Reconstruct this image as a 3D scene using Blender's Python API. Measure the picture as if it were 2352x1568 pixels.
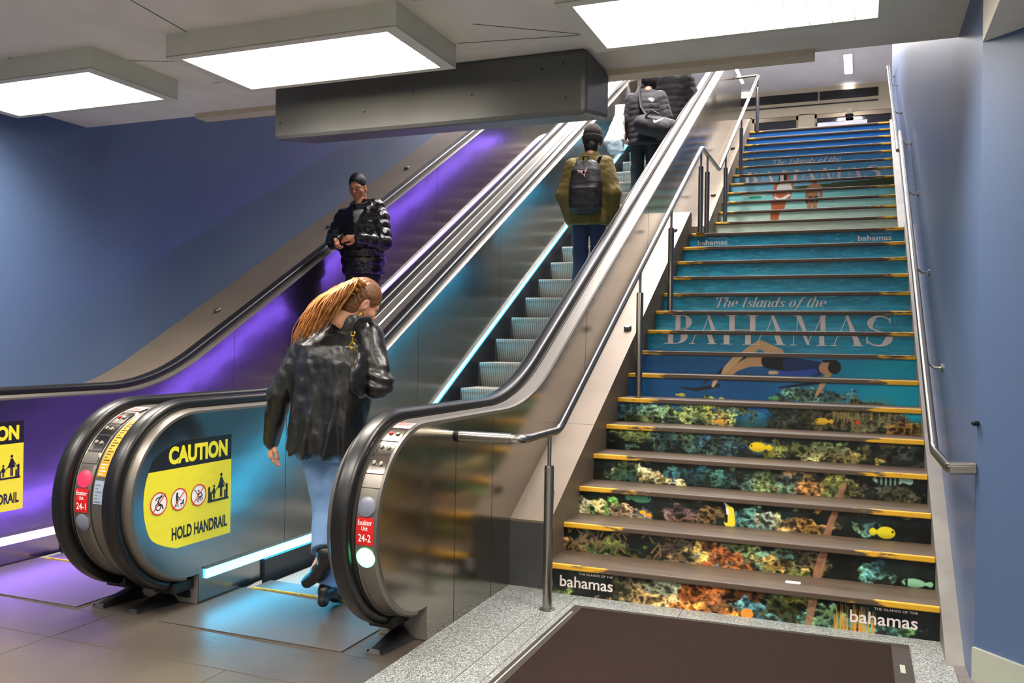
import bpy, bmesh, math, random
import numpy as np
from mathutils import Vector, Matrix

for o in list(bpy.data.objects): bpy.data.objects.remove(o)
SC = bpy.context.scene; COL = SC.collection
random.seed(4); rng = np.random.default_rng(7)
R = math.radians

# ------------------------------------------------------------------ camera, world, exposure
cam_d = bpy.data.cameras.new('camera'); cam = bpy.data.objects.new('camera', cam_d); COL.objects.link(cam)
cam_d.sensor_width = 36.0; cam_d.lens = 1997 / 2352 * 36.0; cam_d.clip_start = .05; cam_d.clip_end = 200
_y, _p, _r = R(21.724), R(.1), R(.8806)
fw = Vector((-math.sin(_y) * math.cos(_p), math.cos(_y) * math.cos(_p), math.sin(_p)))
rt = Vector((math.cos(_y), math.sin(_y), 0)); up = rt.cross(fw)
r2 = rt * math.cos(_r) + up * math.sin(_r); u2 = up * math.cos(_r) - rt * math.sin(_r)
cam.matrix_world = Matrix(((r2.x, u2.x, -fw.x, 0), (r2.y, u2.y, -fw.y, 0), (r2.z, u2.z, -fw.z, 1.4886), (0, 0, 0, 1)))
SC.camera = cam
W = bpy.data.worlds.new('world'); SC.world = W; W.use_nodes = True
W.node_tree.nodes['Background'].inputs[0].default_value = (.55, .52, .48, 1)
W.node_tree.nodes['Background'].inputs[1].default_value = .78
SC.view_settings.view_transform = 'Standard'; SC.view_settings.look = 'None'
SC.view_settings.exposure = 0.28; SC.view_settings.gamma = 1.0; SC.view_settings.use_curve_mapping = False
SC.cycles.use_denoising = True
SC.cycles.max_bounces = 7; SC.cycles.diffuse_bounces = 4; SC.cycles.glossy_bounces = 5
SC.cycles.caustics_reflective = True; SC.cycles.caustics_refractive = False; SC.cycles.blur_glossy = .5
SC.cycles.sample_clamp_indirect = 6.0
LAMP_W = 54.0        # each louvred ceiling fitting
LED_E = 13.0          # escalator light strips
HALL_W = 115.0        # unseen lights of the upper hall and shaft, some of them added

# ------------------------------------------------------------------ materials
def srgb(r, g, b):
    f = lambda c: (c / 255 / 12.92) if c / 255 <= .04045 else ((c / 255 + .055) / 1.055) ** 2.4
    return (f(r), f(g), f(b), 1)
def mat(name, col, rough=.5, metal=0., var=None, bump=None, emit=None, coat=0., spec=.5, stretch=(1, 1, 1), col2=None, attr=None, wave=None, aniso=0.):
    m = bpy.data.materials.new(name); m.use_nodes = True; nt = m.node_tree; N = nt.nodes; L = nt.links
    b = N['Principled BSDF']; c = srgb(*col) if len(col) == 3 else col
    b.inputs['Base Color'].default_value = c; b.inputs['Roughness'].default_value = rough; b.inputs['Metallic'].default_value = metal
    b.inputs['Specular IOR Level'].default_value = spec; b.inputs['Coat Weight'].default_value = coat
    b.inputs['Anisotropic'].default_value = aniso
    if emit:
        b.inputs['Emission Color'].default_value = srgb(*emit[0]) if len(emit[0]) == 3 else emit[0]
        b.inputs['Emission Strength'].default_value = emit[1]
    tc = N.new('ShaderNodeTexCoord'); mp = N.new('ShaderNodeMapping'); L.new(tc.outputs['Object'], mp.inputs[0]); mp.inputs['Scale'].default_value = stretch
    if attr:
        a = N.new('ShaderNodeAttribute'); a.attribute_name = attr; L.new(a.outputs['Color'], b.inputs['Base Color'])
    if var:                                     # (scale, amount 0..1) or towards col2
        n = N.new('ShaderNodeTexNoise'); n.inputs['Scale'].default_value = var[0]; n.inputs['Detail'].default_value = 5; L.new(mp.outputs[0], n.inputs[0])
        r = N.new('ShaderNodeValToRGB'); r.color_ramp.elements[0].position = .32; r.color_ramp.elements[1].position = .68
        d = srgb(*col2) if col2 else tuple(x * (1 - var[1]) for x in c[:3]) + (1,)
        r.color_ramp.elements[0].color = d; r.color_ramp.elements[1].color = c
        L.new(n.outputs[0], r.inputs[0]); L.new(r.outputs[0], b.inputs['Base Color'])
    if wave:                                    # ribs: (direction, scale, low factor)
        w = N.new('ShaderNodeTexWave'); w.bands_direction = wave[0]; w.inputs['Scale'].default_value = wave[1]; L.new(tc.outputs['Object'], w.inputs[0])
        r = N.new('ShaderNodeValToRGB'); r.color_ramp.elements[0].color = tuple(x * wave[2] for x in c[:3]) + (1,); r.color_ramp.elements[1].color = c
        L.new(w.outputs['Fac'], r.inputs[0]); L.new(r.outputs[0], b.inputs['Base Color'])
    if bump:                                    # (scale, strength, distance)
        n2 = N.new('ShaderNodeTexNoise'); n2.inputs['Scale'].default_value = bump[0]; n2.inputs['Detail'].default_value = 3; L.new(mp.outputs[0], n2.inputs[0])
        bp = N.new('ShaderNodeBump'); bp.inputs['Strength'].default_value = bump[1]; bp.inputs['Distance'].default_value = bump[2] if len(bump) > 2 else .01
        L.new(n2.outputs[0], bp.inputs['Height']); L.new(bp.outputs[0], b.inputs['Normal'])
    return m
M = {}
M['steel_panel'] = mat('brushed steel panel', (168, 162, 152), .16, 1, bump=(1.6, .25, .02), stretch=(1, .5, 1.2))
M['steel_inner'] = mat('inner steel panel', (152, 152, 150), .225, 1, bump=(1.5, .45, .03), stretch=(1, .6, 1))
M['chrome'] = mat('satin chrome', (122, 117, 110), .4, .75)
M['steel_deck'] = mat('brushed steel deck', (128, 115, 101), .55, .4, var=(3, .12))
M['steel_tube'] = mat('stainless tube', (165, 160, 152), .24, 1)
M['steel_dark'] = mat('dull steel', (110, 110, 112), .42, .9, var=(4, .2))
M['joint'] = mat('floor joint', (58, 53, 48), .7)
M['seam'] = mat('dark joint', (30, 26, 22), .7)
M['rubber'] = mat('black handrail rubber', (17, 16, 17), .34, spec=.5)
M['black'] = mat('black plastic', (10, 10, 10), .5)
M['skirt'] = mat('dark skirt panel', (56, 58, 62), .38, .6)
M['cyan_led'] = mat('cyan light strip', (150, 240, 255), .4, emit=((.045, .58, 1.0, 1), LED_E))
M['violet_led'] = mat('violet light strip', (215, 200, 255), .4, emit=((.26, .11, 1.0, 1), LED_E * 1.15))
M['step'] = mat('ribbed step metal', (176, 162, 144), .5, .35, wave=('X', 14, .45))
M['step_side'] = mat('step edge', (60, 58, 56), .6)
M['yellow_line'] = mat('yellow step line', (214, 178, 40), .6, var=(30, .5))
M['wall_blue'] = mat('blue painted wall', (78, 98, 133), .42, bump=(160, .12, .004), var=(1.2, .06))
M['ceil'] = mat('dirty white ceiling', (226, 222, 212), .85, var=(2.5, .16))
M['ceil_up'] = mat('upper hall ceiling', (236, 230, 240), .8, var=(1.5, .08))
M['cream'] = mat('cream enamel panel', (198, 184, 160), .5)
M['housing'] = mat('lamp housing grey', (206, 206, 192), .5, var=(5, .08))
M['lens'] = mat('lit lamp lens', (255, 250, 240), .5, emit=((1, .95, .88, 1), 4.5))
M['louver'] = mat('louver blades', (240, 232, 214), .5)
M['tube_white'] = mat('lit linear lamp', (255, 255, 255), .5, emit=((1, .97, 1, 1), 12.0))
M['beam'] = mat('grey metal soffit box', (92, 93, 92), .5, .3, var=(3, .15))
M['floor'] = mat('worn grey brown floor plate', (90, 82, 74), .34, .25, var=(2.2, .25), bump=(55, .25, .004))
M['plate'] = mat('ribbed landing plate', (104, 96, 90), .36, .45, wave=('X', 26, .8), bump=(40, .2, .003))
M['mat'] = mat('brown carpet mat', (47, 35, 31), .95, var=(180, .45), bump=(220, .6, .006), spec=.1)
M['mat_edge'] = mat('dark rubber mat border', (50, 42, 36), .7, var=(60, .3))
M['tread'] = mat('worn brown stair tread', (92, 76, 60), .5, var=(9, .35), stretch=(.4, 1, 1))
M['marble_dark'] = mat('dark marble', (120, 112, 108), .4, var=(6, .35))
M['stringer'] = mat('grey steel stringer', (132, 128, 122), .5, .3, var=(5, .25))
M['tile'] = mat('pale base tile', (168, 172, 158), .35, var=(4, .1))
M['red'] = mat('red label', (196, 22, 24), .45)
M['white'] = mat('white print', (238, 236, 232), .5)
M['pink'] = mat('pale pink sticker', (240, 200, 196), .5)
M['yellow'] = mat('yellow sign', (232, 222, 40), .5, var=(22, .06), stretch=(1, .3, 1))
M['orange'] = mat('orange sticker', (238, 150, 20), .5)
M['greysign'] = mat('grey sticker', (150, 162, 178), .5)
M['blackprint'] = mat('black print', (18, 18, 16), .45)
M['redprint'] = mat('red print', (208, 50, 40), .5)
M['letter'] = mat('white lettering on risers', (236, 224, 222), .45)
M['letter_dim'] = mat('pale lettering on risers', (190, 206, 214), .45)
M['print'] = mat('printed vinyl', (128, 128, 128), .32, attr='Col', spec=.4)
M['lamp_green'] = mat('lit green lamp', (190, 255, 220), .4, emit=((.10, 1.0, .38, 1), 5.0))
M['lamp_red'] = mat('lit red lamp', (120, 10, 20), .4, emit=((1.0, .025, .07, 1), 1.5))
M['lamp_off'] = mat('unlit lamp', (112, 116, 132), .35)
M['skin'] = mat('skin', (206, 150, 120), .5, var=(14, .08))
M['skin_tan'] = mat('warm skin', (204, 138, 100), .5, var=(14, .08))
M['lips'] = mat('lips', (150, 84, 74), .5)
M['hair_black'] = mat('short black hair', (22, 20, 20), .45, bump=(140, .6, .004))
M['hair_brown'] = mat('brown hair', (122, 78, 44), .42, var=(60, .5), bump=(120, .6, .004))
M['hair_gold'] = mat('copper blonde hair', (204, 142, 72), .38, var=(26, .5), col2=(126, 72, 30))
M['leather'] = mat('black leather', (24, 24, 25), .34, bump=(45, .25, .006), spec=.6)
M['nylon'] = mat('glossy black puffer nylon', (20, 19, 20), .27, bump=(26, .5, .012), spec=.7)
M['puffer'] = mat('matt black puffer', (34, 30, 32), .75, bump=(30, .4, .01))
M['olive'] = mat('olive coat cloth', (104, 88, 34), .8, var=(6, .2), bump=(16, .35, .015))
M['jeans'] = mat('light blue denim', (108, 142, 186), .85, var=(5, .28), bump=(20, .3, .012))
M['navy'] = mat('navy trousers', (44, 48, 74), .85, var=(6, .2), bump=(14, .3, .012))
M['dark_cloth'] = mat('black trousers', (24, 24, 27), .7, bump=(14, .3, .012))
M['knit'] = mat('dark knit beanie', (50, 44, 42), .9, bump=(160, .8, .01))
M['backpack'] = mat('black backpack fabric', (28, 23, 24), .6, bump=(60, .3, .006))
M['grey_knit'] = mat('grey sweater', (130, 130, 134), .9)
M['beige'] = mat('beige coat', (150, 140, 128), .85, bump=(10, .5, .02))
M['gold'] = mat('gold metal', (220, 180, 70), .22, 1)
M['boot'] = mat('black boot leather', (20, 19, 20), .4)
M['bag_white'] = mat('white plastic bag', (226, 222, 212), .5, bump=(9, .6, .02))
M['bag_blue'] = mat('pale blue bag base', (168, 188, 198), .5, bump=(9, .6, .02))
M['glass_dark'] = mat('dark street glass', (20, 22, 36), .08, 0, spec=.8)
M['door_frame'] = mat('bronze steel frame', (150, 136, 118), .35, .8)
M['street'] = mat('dark street', (18, 18, 30), .8)
M['watch'] = mat('watch', (14, 14, 15), .3)
def speckle():
    m = mat('terrazzo granite', (130, 134, 132), .42); nt = m.node_tree; N = nt.nodes; L = nt.links; b = N['Principled BSDF']
    tc = N.new('ShaderNodeTexCoord'); v = N.new('ShaderNodeTexVoronoi'); v.inputs['Scale'].default_value = 210; L.new(tc.outputs['Object'], v.inputs[0])
    r = N.new('ShaderNodeValToRGB'); e = r.color_ramp.elements
    e[0].color = srgb(88, 92, 92); e[0].position = .15; e[1].color = srgb(178, 182, 178); e[1].position = .9
    k = e.new(.5); k.color = srgb(118, 122, 120)
    sp = N.new('ShaderNodeSeparateColor'); L.new(v.outputs['Color'], sp.inputs[0]); L.new(sp.outputs[0], r.inputs[0]); L.new(r.outputs[0], b.inputs['Base Color'])
    return m
M['granite'] = speckle()
def nosing_mat(shift=0.):
    m = mat('worn yellow nosing', (196, 150, 30), .5); nt = m.node_tree; N = nt.nodes; L = nt.links; b = N['Principled BSDF']
    tc = N.new('ShaderNodeTexCoord'); mp = N.new('ShaderNodeMapping'); mp.inputs['Scale'].default_value = (9, 60, 40); L.new(tc.outputs['Object'], mp.inputs[0])
    n = N.new('ShaderNodeTexNoise'); n.inputs['Scale'].default_value = 1.0; n.inputs['Detail'].default_value = 6; L.new(mp.outputs[0], n.inputs[0])
    # the middle of the flight is trodden bare: wear grows towards the centre line x = -0.657
    sx = N.new('ShaderNodeSeparateXYZ'); L.new(tc.outputs['Object'], sx.inputs[0])
    a = N.new('ShaderNodeMath'); a.operation = 'ABSOLUTE'; L.new(sx.outputs[0], a.inputs[0])
    mr = N.new('ShaderNodeMapRange'); mr.inputs[1].default_value = .5; mr.inputs[2].default_value = 1.0; mr.inputs[3].default_value = -.30 + shift; mr.inputs[4].default_value = .26 + shift; L.new(a.outputs[0], mr.inputs[0])
    ad = N.new('ShaderNodeMath'); ad.operation = 'ADD'; L.new(n.outputs[0], ad.inputs[0]); L.new(mr.outputs[0], ad.inputs[1])
    r = N.new('ShaderNodeValToRGB'); r.color_ramp.elements[0].color = srgb(84, 70, 58); r.color_ramp.elements[0].position = .44; r.color_ramp.elements[1].color = srgb(222, 168, 40); r.color_ramp.elements[1].position = .56
    L.new(ad.outputs[0], r.inputs[0]); L.new(r.outputs[0], b.inputs['Base Color'])
    return m
M['nosing'] = nosing_mat(); M['nosing_bare'] = nosing_mat(-.17)

# ------------------------------------------------------------------ object helpers
def tag(o, label=None, cat=None, group=None, kind=None):
    if label: o['label'] = label
    if cat: o['category'] = cat
    if group: o['group'] = group
    if kind: o['kind'] = kind
    return o
def thing(name, label, cat, loc=(0, 0, 0), rotz=0., group=None):
    o = bpy.data.objects.new(name, None); o.empty_display_size = .1; COL.objects.link(o)
    o.location = loc; o.rotation_euler = (0, 0, rotz); tag(o, label, cat, group); return o
def root_of(o):
    while o.parent: o = o.parent
    return o
class MB:
    def __init__(s): s.v = []; s.f = []; s.m = []
    def add(s, vs, fs, mi=0):
        k = len(s.v); s.v += [tuple(map(float, q)) for q in vs]; s.f += [tuple(int(i) + k for i in q) for q in fs]; s.m += [mi] * len(fs); return s
    def box(s, x0, x1, y0, y1, z0, z1, mi=0):
        v = [(x, y, z) for z in (z0, z1) for y in (y0, y1) for x in (x0, x1)]
        return s.add(v, [(0, 2, 3, 1), (4, 5, 7, 6), (0, 1, 5, 4), (2, 6, 7, 3), (0, 4, 6, 2), (1, 3, 7, 5)], mi)
    def prism(s, poly, x0, x1, mi=0):            # polygon in (y, z), extruded along x
        n = len(poly); v = [(x0, y, z) for y, z in poly] + [(x1, y, z) for y, z in poly]
        f = [tuple(range(n)), tuple(range(2 * n - 1, n - 1, -1))] + [(i, i + n, (i + 1) % n + n, (i + 1) % n) for i in range(n)]
        return s.add(v, f, mi)
    def prism_z(s, poly, z0, z1, mi=0):          # polygon in (x, y)
        n = len(poly); v = [(x, y, z0) for x, y in poly] + [(x, y, z1) for x, y in poly]
        return s.add(v, [tuple(range(n - 1, -1, -1)), tuple(range(n, 2 * n))] + [(i, (i + 1) % n, (i + 1) % n + n, i + n) for i in range(n)], mi)
    def tube(s, pts, r, n=14, mi=0, caps=True, sc=(1, 1)):
        P = [Vector(p) for p in pts]; rr = r if isinstance(r, (list, tuple)) else [r] * len(P)
        t0 = (P[1] - P[0]).normalized(); a = Vector((0, 0, 1)) if abs(t0.z) < .9 else Vector((1, 0, 0)); u = t0.cross(a).normalized()
        rings = []
        for i, p in enumerate(P):
            t = ((P[i] - P[i - 1]).normalized() if i else t0) + ((P[i + 1] - P[i]).normalized() if i < len(P) - 1 else (P[i] - P[i - 1]).normalized()); t.normalize()
            u = (u - t * u.dot(t)).normalized(); w = t.cross(u); k = 1.0
            if 0 < i < len(P) - 1:
                c = (P[i] - P[i - 1]).normalized().dot(t); k = 1 / max(.5, c)
            rings.append([p + (u * math.cos(q) * sc[0] + w * math.sin(q) * sc[1]) * rr[i] * (1 if k < 1.02 else k ** .5) for q in [2 * math.pi * j / n for j in range(n)]])
        v = [q for g in rings for q in g]; f = [(i * n + j, i * n + (j + 1) % n, (i + 1) * n + (j + 1) % n, (i + 1) * n + j) for i in range(len(P) - 1) for j in range(n)]
        if caps: f += [tuple(range(n - 1, -1, -1)), tuple(range((len(P) - 1) * n, len(P) * n))]
        return s.add(v, f, mi)
    def lathe(s, c, prof, axis='z', n=24, mi=0):  # prof: (radius, height)
        v = []
        for r, h in prof:
            for j in range(n):
                a = 2 * math.pi * j / n; q = (r * math.cos(a), r * math.sin(a), h)
                if axis == 'x': q = (q[2], q[0], q[1])
                if axis == 'y': q = (q[0], q[2], q[1])
                v.append((c[0] + q[0], c[1] + q[1], c[2] + q[2]))
        f = [(i * n + j, i * n + (j + 1) % n, (i + 1) * n + (j + 1) % n, (i + 1) * n + j) for i in range(len(prof) - 1) for j in range(n)]
        f += [tuple(range(n - 1, -1, -1)), tuple(range((len(prof) - 1) * n, len(prof) * n))]
        return s.add(v, f, mi)
    def sweep(s, path, prof, closed=True, mi=0, caps=True):   # path: (y, z, ny, nz); prof: (x, n)
        m = len(prof); v = [(x, y + n * ny, z + n * nz) for y, z, ny, nz in path for x, n in prof]
        f = [(i * m + j, i * m + (j + 1) % m, (i + 1) * m + (j + 1) % m, (i + 1) * m + j) for i in range(len(path) - 1) for j in range(m if closed else m - 1)]
        if closed and caps: f += [tuple(range(m - 1, -1, -1)), tuple(range((len(path) - 1) * m, len(path) * m))]
        return s.add(v, f, mi)
    def build(s, name, mats, parent=None, smooth=None, bevel=None, local=False, origin=None):
        mats = mats if isinstance(mats, (list, tuple)) else [mats]
        me = bpy.data.meshes.new(name); V = np.array(s.v, float).reshape(-1, 3)
        if parent is not None: off = np.zeros(3) if local else np.array(root_of(parent).location)
        elif origin is not None: off = np.array(origin, float)
        else:
            off = (V.min(0) + V.max(0)) / 2; off[2] = V[:, 2].min()
        me.from_pydata((V - off).tolist(), [], s.f)
        for m in mats: me.materials.append(M[m] if isinstance(m, str) else m)
        if len(mats) > 1: me.polygons.foreach_set('material_index', s.m)
        bm = bmesh.new(); bm.from_mesh(me); bmesh.ops.recalc_face_normals(bm, faces=bm.faces); bm.to_mesh(me); bm.free()
        if smooth is not None:
            me.shade_smooth()
            if smooth < 180: me.set_sharp_from_angle(angle=R(smooth))
        o = bpy.data.objects.new(name, me); COL.objects.link(o)
        if parent is not None: o.parent = parent
        else: o.location = off
        if bevel:
            b = o.modifiers.new('bevel', 'BEVEL'); b.width = bevel; b.segments = 2; b.limit_method = 'ANGLE'; b.angle_limit = R(40)
        return o
def struct(name, mb, m, **k):
    o = mb.build(name, m, **k); o['kind'] = 'structure'; return o
def dup(o, parent=None, dloc=None):
    c = o.copy(); COL.objects.link(c); c.parent = parent
    if dloc is not None: c.location = Vector(o.location) + Vector(dloc)
    for ch in list(o.children):
        dup(ch, c)
    return c
def np_obj(name, V, F, m, parent=None, smooth=True):
    me = bpy.data.meshes.new(name); V = np.asarray(V, np.float32); F = np.asarray(F, np.int32); k = F.shape[1]
    me.vertices.add(len(V)); me.vertices.foreach_set('co', V.ravel()); me.loops.add(F.size); me.loops.foreach_set('vertex_index', F.ravel())
    me.polygons.add(len(F)); me.polygons.foreach_set('loop_start', np.arange(0, F.size, k, dtype=np.int32)); me.polygons.foreach_set('loop_total', np.full(len(F), k, np.int32))
    me.update(calc_edges=True); me.validate()
    for q in (m if isinstance(m, (list, tuple)) else [m]): me.materials.append(M[q] if isinstance(q, str) else q)
    if smooth: me.shade_smooth()
    o = bpy.data.objects.new(name, me); COL.objects.link(o)
    if parent is not None: o.parent = parent
    return o

# ------------------------------------------------------------------ flat graphics (text, strokes) in a plane
def text2d(txt, size=1., bold=0., shear=0., xs=1., space=1.):
    c = bpy.data.curves.new('t', 'FONT'); c.body = txt; c.size = size; c.offset = bold; c.shear = shear; c.space_character = space; c.resolution_u = 4
    o = bpy.data.objects.new('t', c); COL.objects.link(o); dg = bpy.context.evaluated_depsgraph_get(); me = o.evaluated_get(dg).to_mesh()
    V = [(v.co.x * xs, v.co.y) for v in me.vertices]; F = [tuple(p.vertices) for p in me.polygons]
    o.evaluated_get(dg).to_mesh_clear(); bpy.data.objects.remove(o); bpy.data.curves.remove(c); return V, F
def fit2d(g, x0, x1, y0, y1):
    V, F = g; h = [q[2] if len(q) > 2 else 0 for q in V]; a = np.array([q[:2] for q in V]); mn, mx = a.min(0), a.max(0)
    a = (a - mn) / (mx - mn) * np.array([x1 - x0, y1 - y0]) + np.array([x0, y0]); return [(q[0], q[1], e) for q, e in zip(a, h)], F
def merge2d(*gs):
    V = []; F = []
    for n, (v, f) in enumerate(gs):                 # a hair's breadth between overlapping pieces
        k = len(V); V += [(q[0], q[1], (q[2] if len(q) > 2 else 0) + n * .00003) for q in v]; F += [tuple(i + k for i in q) for q in f]
    return V, F
def disc2d(cx, cy, r, n=32): return [(cx + r * math.cos(2 * math.pi * i / n), cy + r * math.sin(2 * math.pi * i / n)) for i in range(n)], [tuple(range(n))]
def ring2d(cx, cy, r0, r1, n=40):
    V = [(cx + r * math.cos(2 * math.pi * i / n), cy + r * math.sin(2 * math.pi * i / n)) for r in (r0, r1) for i in range(n)]
    return V, [(i, (i + 1) % n, (i + 1) % n + n, i + n) for i in range(n)]
def poly2d(*p): return list(p), [tuple(range(len(p)))]
def stroke2d(pts, w, caps=True):
    gs = []; w = w if isinstance(w, (list, tuple)) else [w] * len(pts)
    for i in range(len(pts) - 1):
        (x0, y0), (x1, y1) = pts[i], pts[i + 1]; d = math.hypot(x1 - x0, y1 - y0) or 1e-6; nx, ny = -(y1 - y0) / d, (x1 - x0) / d
        a, b = w[i] / 2, w[i + 1] / 2
        gs.append(poly2d((x0 + nx * a, y0 + ny * a), (x0 - nx * a, y0 - ny * a), (x1 - nx * b, y1 - ny * b), (x1 + nx * b, y1 + ny * b)))
    if caps: gs += [disc2d(x, y, ww / 2, 14) for (x, y), ww in zip(pts, w)]
    return merge2d(*gs)
def clip2d(g, y0, y1):
    bm = bmesh.new(); vs = [bm.verts.new((q[0], q[1], q[2] if len(q) > 2 else 0)) for q in g[0]]
    for f in g[1]:
        try: bm.faces.new([vs[i] for i in f])
        except ValueError: pass
    for co, no in (((0, y0, 0), (0, -1, 0)), ((0, y1, 0), (0, 1, 0))):
        bmesh.ops.bisect_plane(bm, geom=bm.verts[:] + bm.edges[:] + bm.faces[:], plane_co=co, plane_no=no, clear_outer=True)
    bm.verts.index_update(); V = [(v.co.x, v.co.y, v.co.z) for v in bm.verts]; F = [tuple(v.index for v in f.verts) for f in bm.faces]; bm.free(); return V, F
def decal(mb, g, fn, mi=0, flip=False):           # fn maps (u, v) -> world point
    if g[1]:
        P = [Vector(fn(q[0], q[1])) for q in g[0]]; e = 1e-3; q = g[0][0]; w = (Vector(fn(q[0] + e, q[1])) - P[0]).cross(Vector(fn(q[0], q[1] + e)) - P[0]).normalized()
        mb.add([p + w * (q[2] if len(q) > 2 else 0) for p, q in zip(P, g[0])], g[1], mi)
    return mb
def onplane(o, u, v, n=0.):
    o, u, v = Vector(o), Vector(u), Vector(v); w = u.cross(v).normalized() * n
    return lambda x, y: o + u * x + v * y + w
def flat(mb, name, m, parent, **k):
    o = mb.build(name, m, parent, **k)
    return o
# ================================================================== the setting
XW, XR, ZS, YS = -5.9, .485, 3.2, 5.32            # left wall, right wall, slab soffit, slab edge
b = MB(); b.box(XW - .3, -1.98, -5, 4.25, -.3, 0); struct('floor', b, 'floor')
b = MB(); b.box(-1.98, 4.5, -5, 5.2, -.3, 0); struct('floor_granite', b, 'granite')
b = MB()
for y in (3.165, 3.545, 1.6, .3): b.box(-5.9, -1.99, y - .002, y + .002, 0, .0008)
for x in (-4.75, -3.7, -2.62): b.box(x - .002, x + .002, -1, 3.165, 0, .0008)
b.box(-3.70, -3.694, 3.165, 3.55, 0, .0012); struct('floor_joints', b, 'joint')
b = MB()
b.box(-1.52, -1.5175, 3.2, 5, 0, .001); b.box(-1.64, -1.6375, 2, 4.4, 0, .001); b.box(-.9, -.8975, 4.72, 5, 0, .001); struct('floor_granite_joints', b, 'joint')
b = MB(); b.box(XW, XR, -5, YS, ZS, ZS + .35); b.box(XR, 4.5, -5, 3.0, ZS, ZS + .35); ceil = struct('ceiling', b, 'ceil')
b = MB(); Z = ZS - .0015                           # open joints between the ceiling boards
def crack(p, q, w=.006):
    (x0, y0), (x1, y1) = p, q; d = math.hypot(x1 - x0, y1 - y0); nx, ny = -(y1 - y0) / d * w / 2, (x1 - x0) / d * w / 2
    b.add([(x0 + nx, y0 + ny, Z), (x0 - nx, y0 - ny, Z), (x1 - nx, y1 - ny, Z), (x1 + nx, y1 + ny, Z)], [(0, 1, 2, 3)])
for p, q in (((-3.42, 3.1), (-3.62, 4.66)), ((-4.9, 3.82), (-3.7, 4.33)), ((-4.05, 4.66), (-3.3, 4.7)), ((-5.2, 3.3), (-5.0, 3.78)), ((-5.9, 3.4), (-5.1, 3.45)),
             ((-2.15, 4.5), (-1.34, 4.62)), ((-2.1, 3.85), (-1.4, 4.05)), ((-1.95, 4.25), (-1.4, 4.62)), ((-3.0, 3.3), (-1.2, 3.3))): crack(p, q)
struct('ceiling_joints', b, 'seam')
b = MB(); b.box(-4.72, -.26, YS - .07, YS + .06, ZS - .035, ZS + .3); struct('trim_slab_edge', b, 'cream')
b = MB(); b.box(XW - .3, XW, -5, 22, 0, 7.75); struct('wall_left', b, 'wall_blue')
wr = MB(); wr.prism_z([(XR, 4.27), (XR, 16.7), (XR + .3, 16.7), (XR + .3, 4.9), (4.5, .4), (4.5, .0)], 0, 7.75); struct('wall_right', wr, 'wall_blue')
b = MB(); b.prism_z([(XR, 4.27), (4.5, 0.0), (4.5, -5), (XR, -5)], 2.83, ZS); struct('ceiling_soffit_right', b, 'ceil')
b = MB(); dx, dy = .6848, -.7287                   # base tiles along the splayed wall
for k in range(6):
    a0, a1 = .004 + k * .305, .3 + k * .305; n = (-.7287 * .018, -.6848 * .018)
    p = [(XR + dx * a0, 4.27 + dy * a0), (XR + dx * a1, 4.27 + dy * a1)]
    b.prism_z([p[0], p[1], (p[1][0] + n[0], p[1][1] + n[1]), (p[0][0] + n[0], p[0][1] + n[1])], 0, .2)
struct('baseboard_right', b, 'tile')
beam = MB(); beam.prism([(4.80, 2.815), (4.80, ZS - .001), (5.30, ZS - .001), (5.30, 2.905)], -3.655, -1.478)
bm_o = beam.build('soffit_box', 'beam', bevel=.03); tag(bm_o, 'long grey metal box hanging under the ceiling above the escalators', 'duct')
for (x, z) in ((-2.95, 2.95), (-2.2, 2.99), (-1.62, 3.12), (-1.6, 2.92), (-1.75, 3.1), (-3.6, 2.93), (-1.9, 3.05), (-2.6, 3.05)):
    r = MB(); r.lathe((x, 4.80, z), [(.006, -.004), (.006, .003)], 'y', 10); r.build('rivet', 'black', bm_o)
# ---- upper hall
b = MB(); b.box(-8, 6, 14.8, 27, 4.9, 5.04); struct('floor_upper', b, 'granite')
b = MB(); b.box(-8, 6, YS + .3, 27, 7.72, 7.9); struct('ceiling_upper', b, 'ceil_up')
b = MB(); b.box(XW - .3, XR + .3, YS, YS + .3, ZS + .3, 7.8); struct('wall_front_upper', b, 'ceil')
b = MB(); b.box(XR + .3, 6, 16.7, 16.9, 5.04, 7.75); struct('wall_side_upper', b, 'ceil')
b = MB(); b.box(-8, 6, 22, 22.25, 7.08, 7.73)
for x0, x1 in ((-8, -5.2), (-2.62, -2.5), (-1.42, -1.05), (.75, 6)): b.box(x0, x1, 22, 22.25, 5.04, 7.1)
struct('wall_back', b, 'cream')
b = MB(); b.box(-5, -.98, 21.97, 22, 7.4, 7.6); b.box(-.94, .35, 21.97, 22, 7.4, 7.6); b.box(-5, .35, 21.975, 22, 7.29, 7.315); struct('trim_louver', b, 'black')
n = 0
for x0, x1 in ((-5.2, -2.62), (-2.5, -1.42), (-1.05, .75)):
    n += 1; f = MB()
    for xa, xb in ((x0, x0 + .05), (x1 - .05, x1)): f.box(xa, xb, 22.02, 22.12, 5.04, 7.08)
    f.box(x0, x1, 22.02, 22.12, 6.98, 7.08); f.box(x0 + .05, x1 - .05, 22.03, 22.11, 6.05, 6.09)
    d = f.build('door_%d' % n, 'door_frame'); d['kind'] = 'structure'
    g = MB(); g.box(x0 + .05, x1 - .05, 22.06, 22.075, 5.04, 6.98); g.build('door_glass', 'glass_dark', d)
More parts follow.
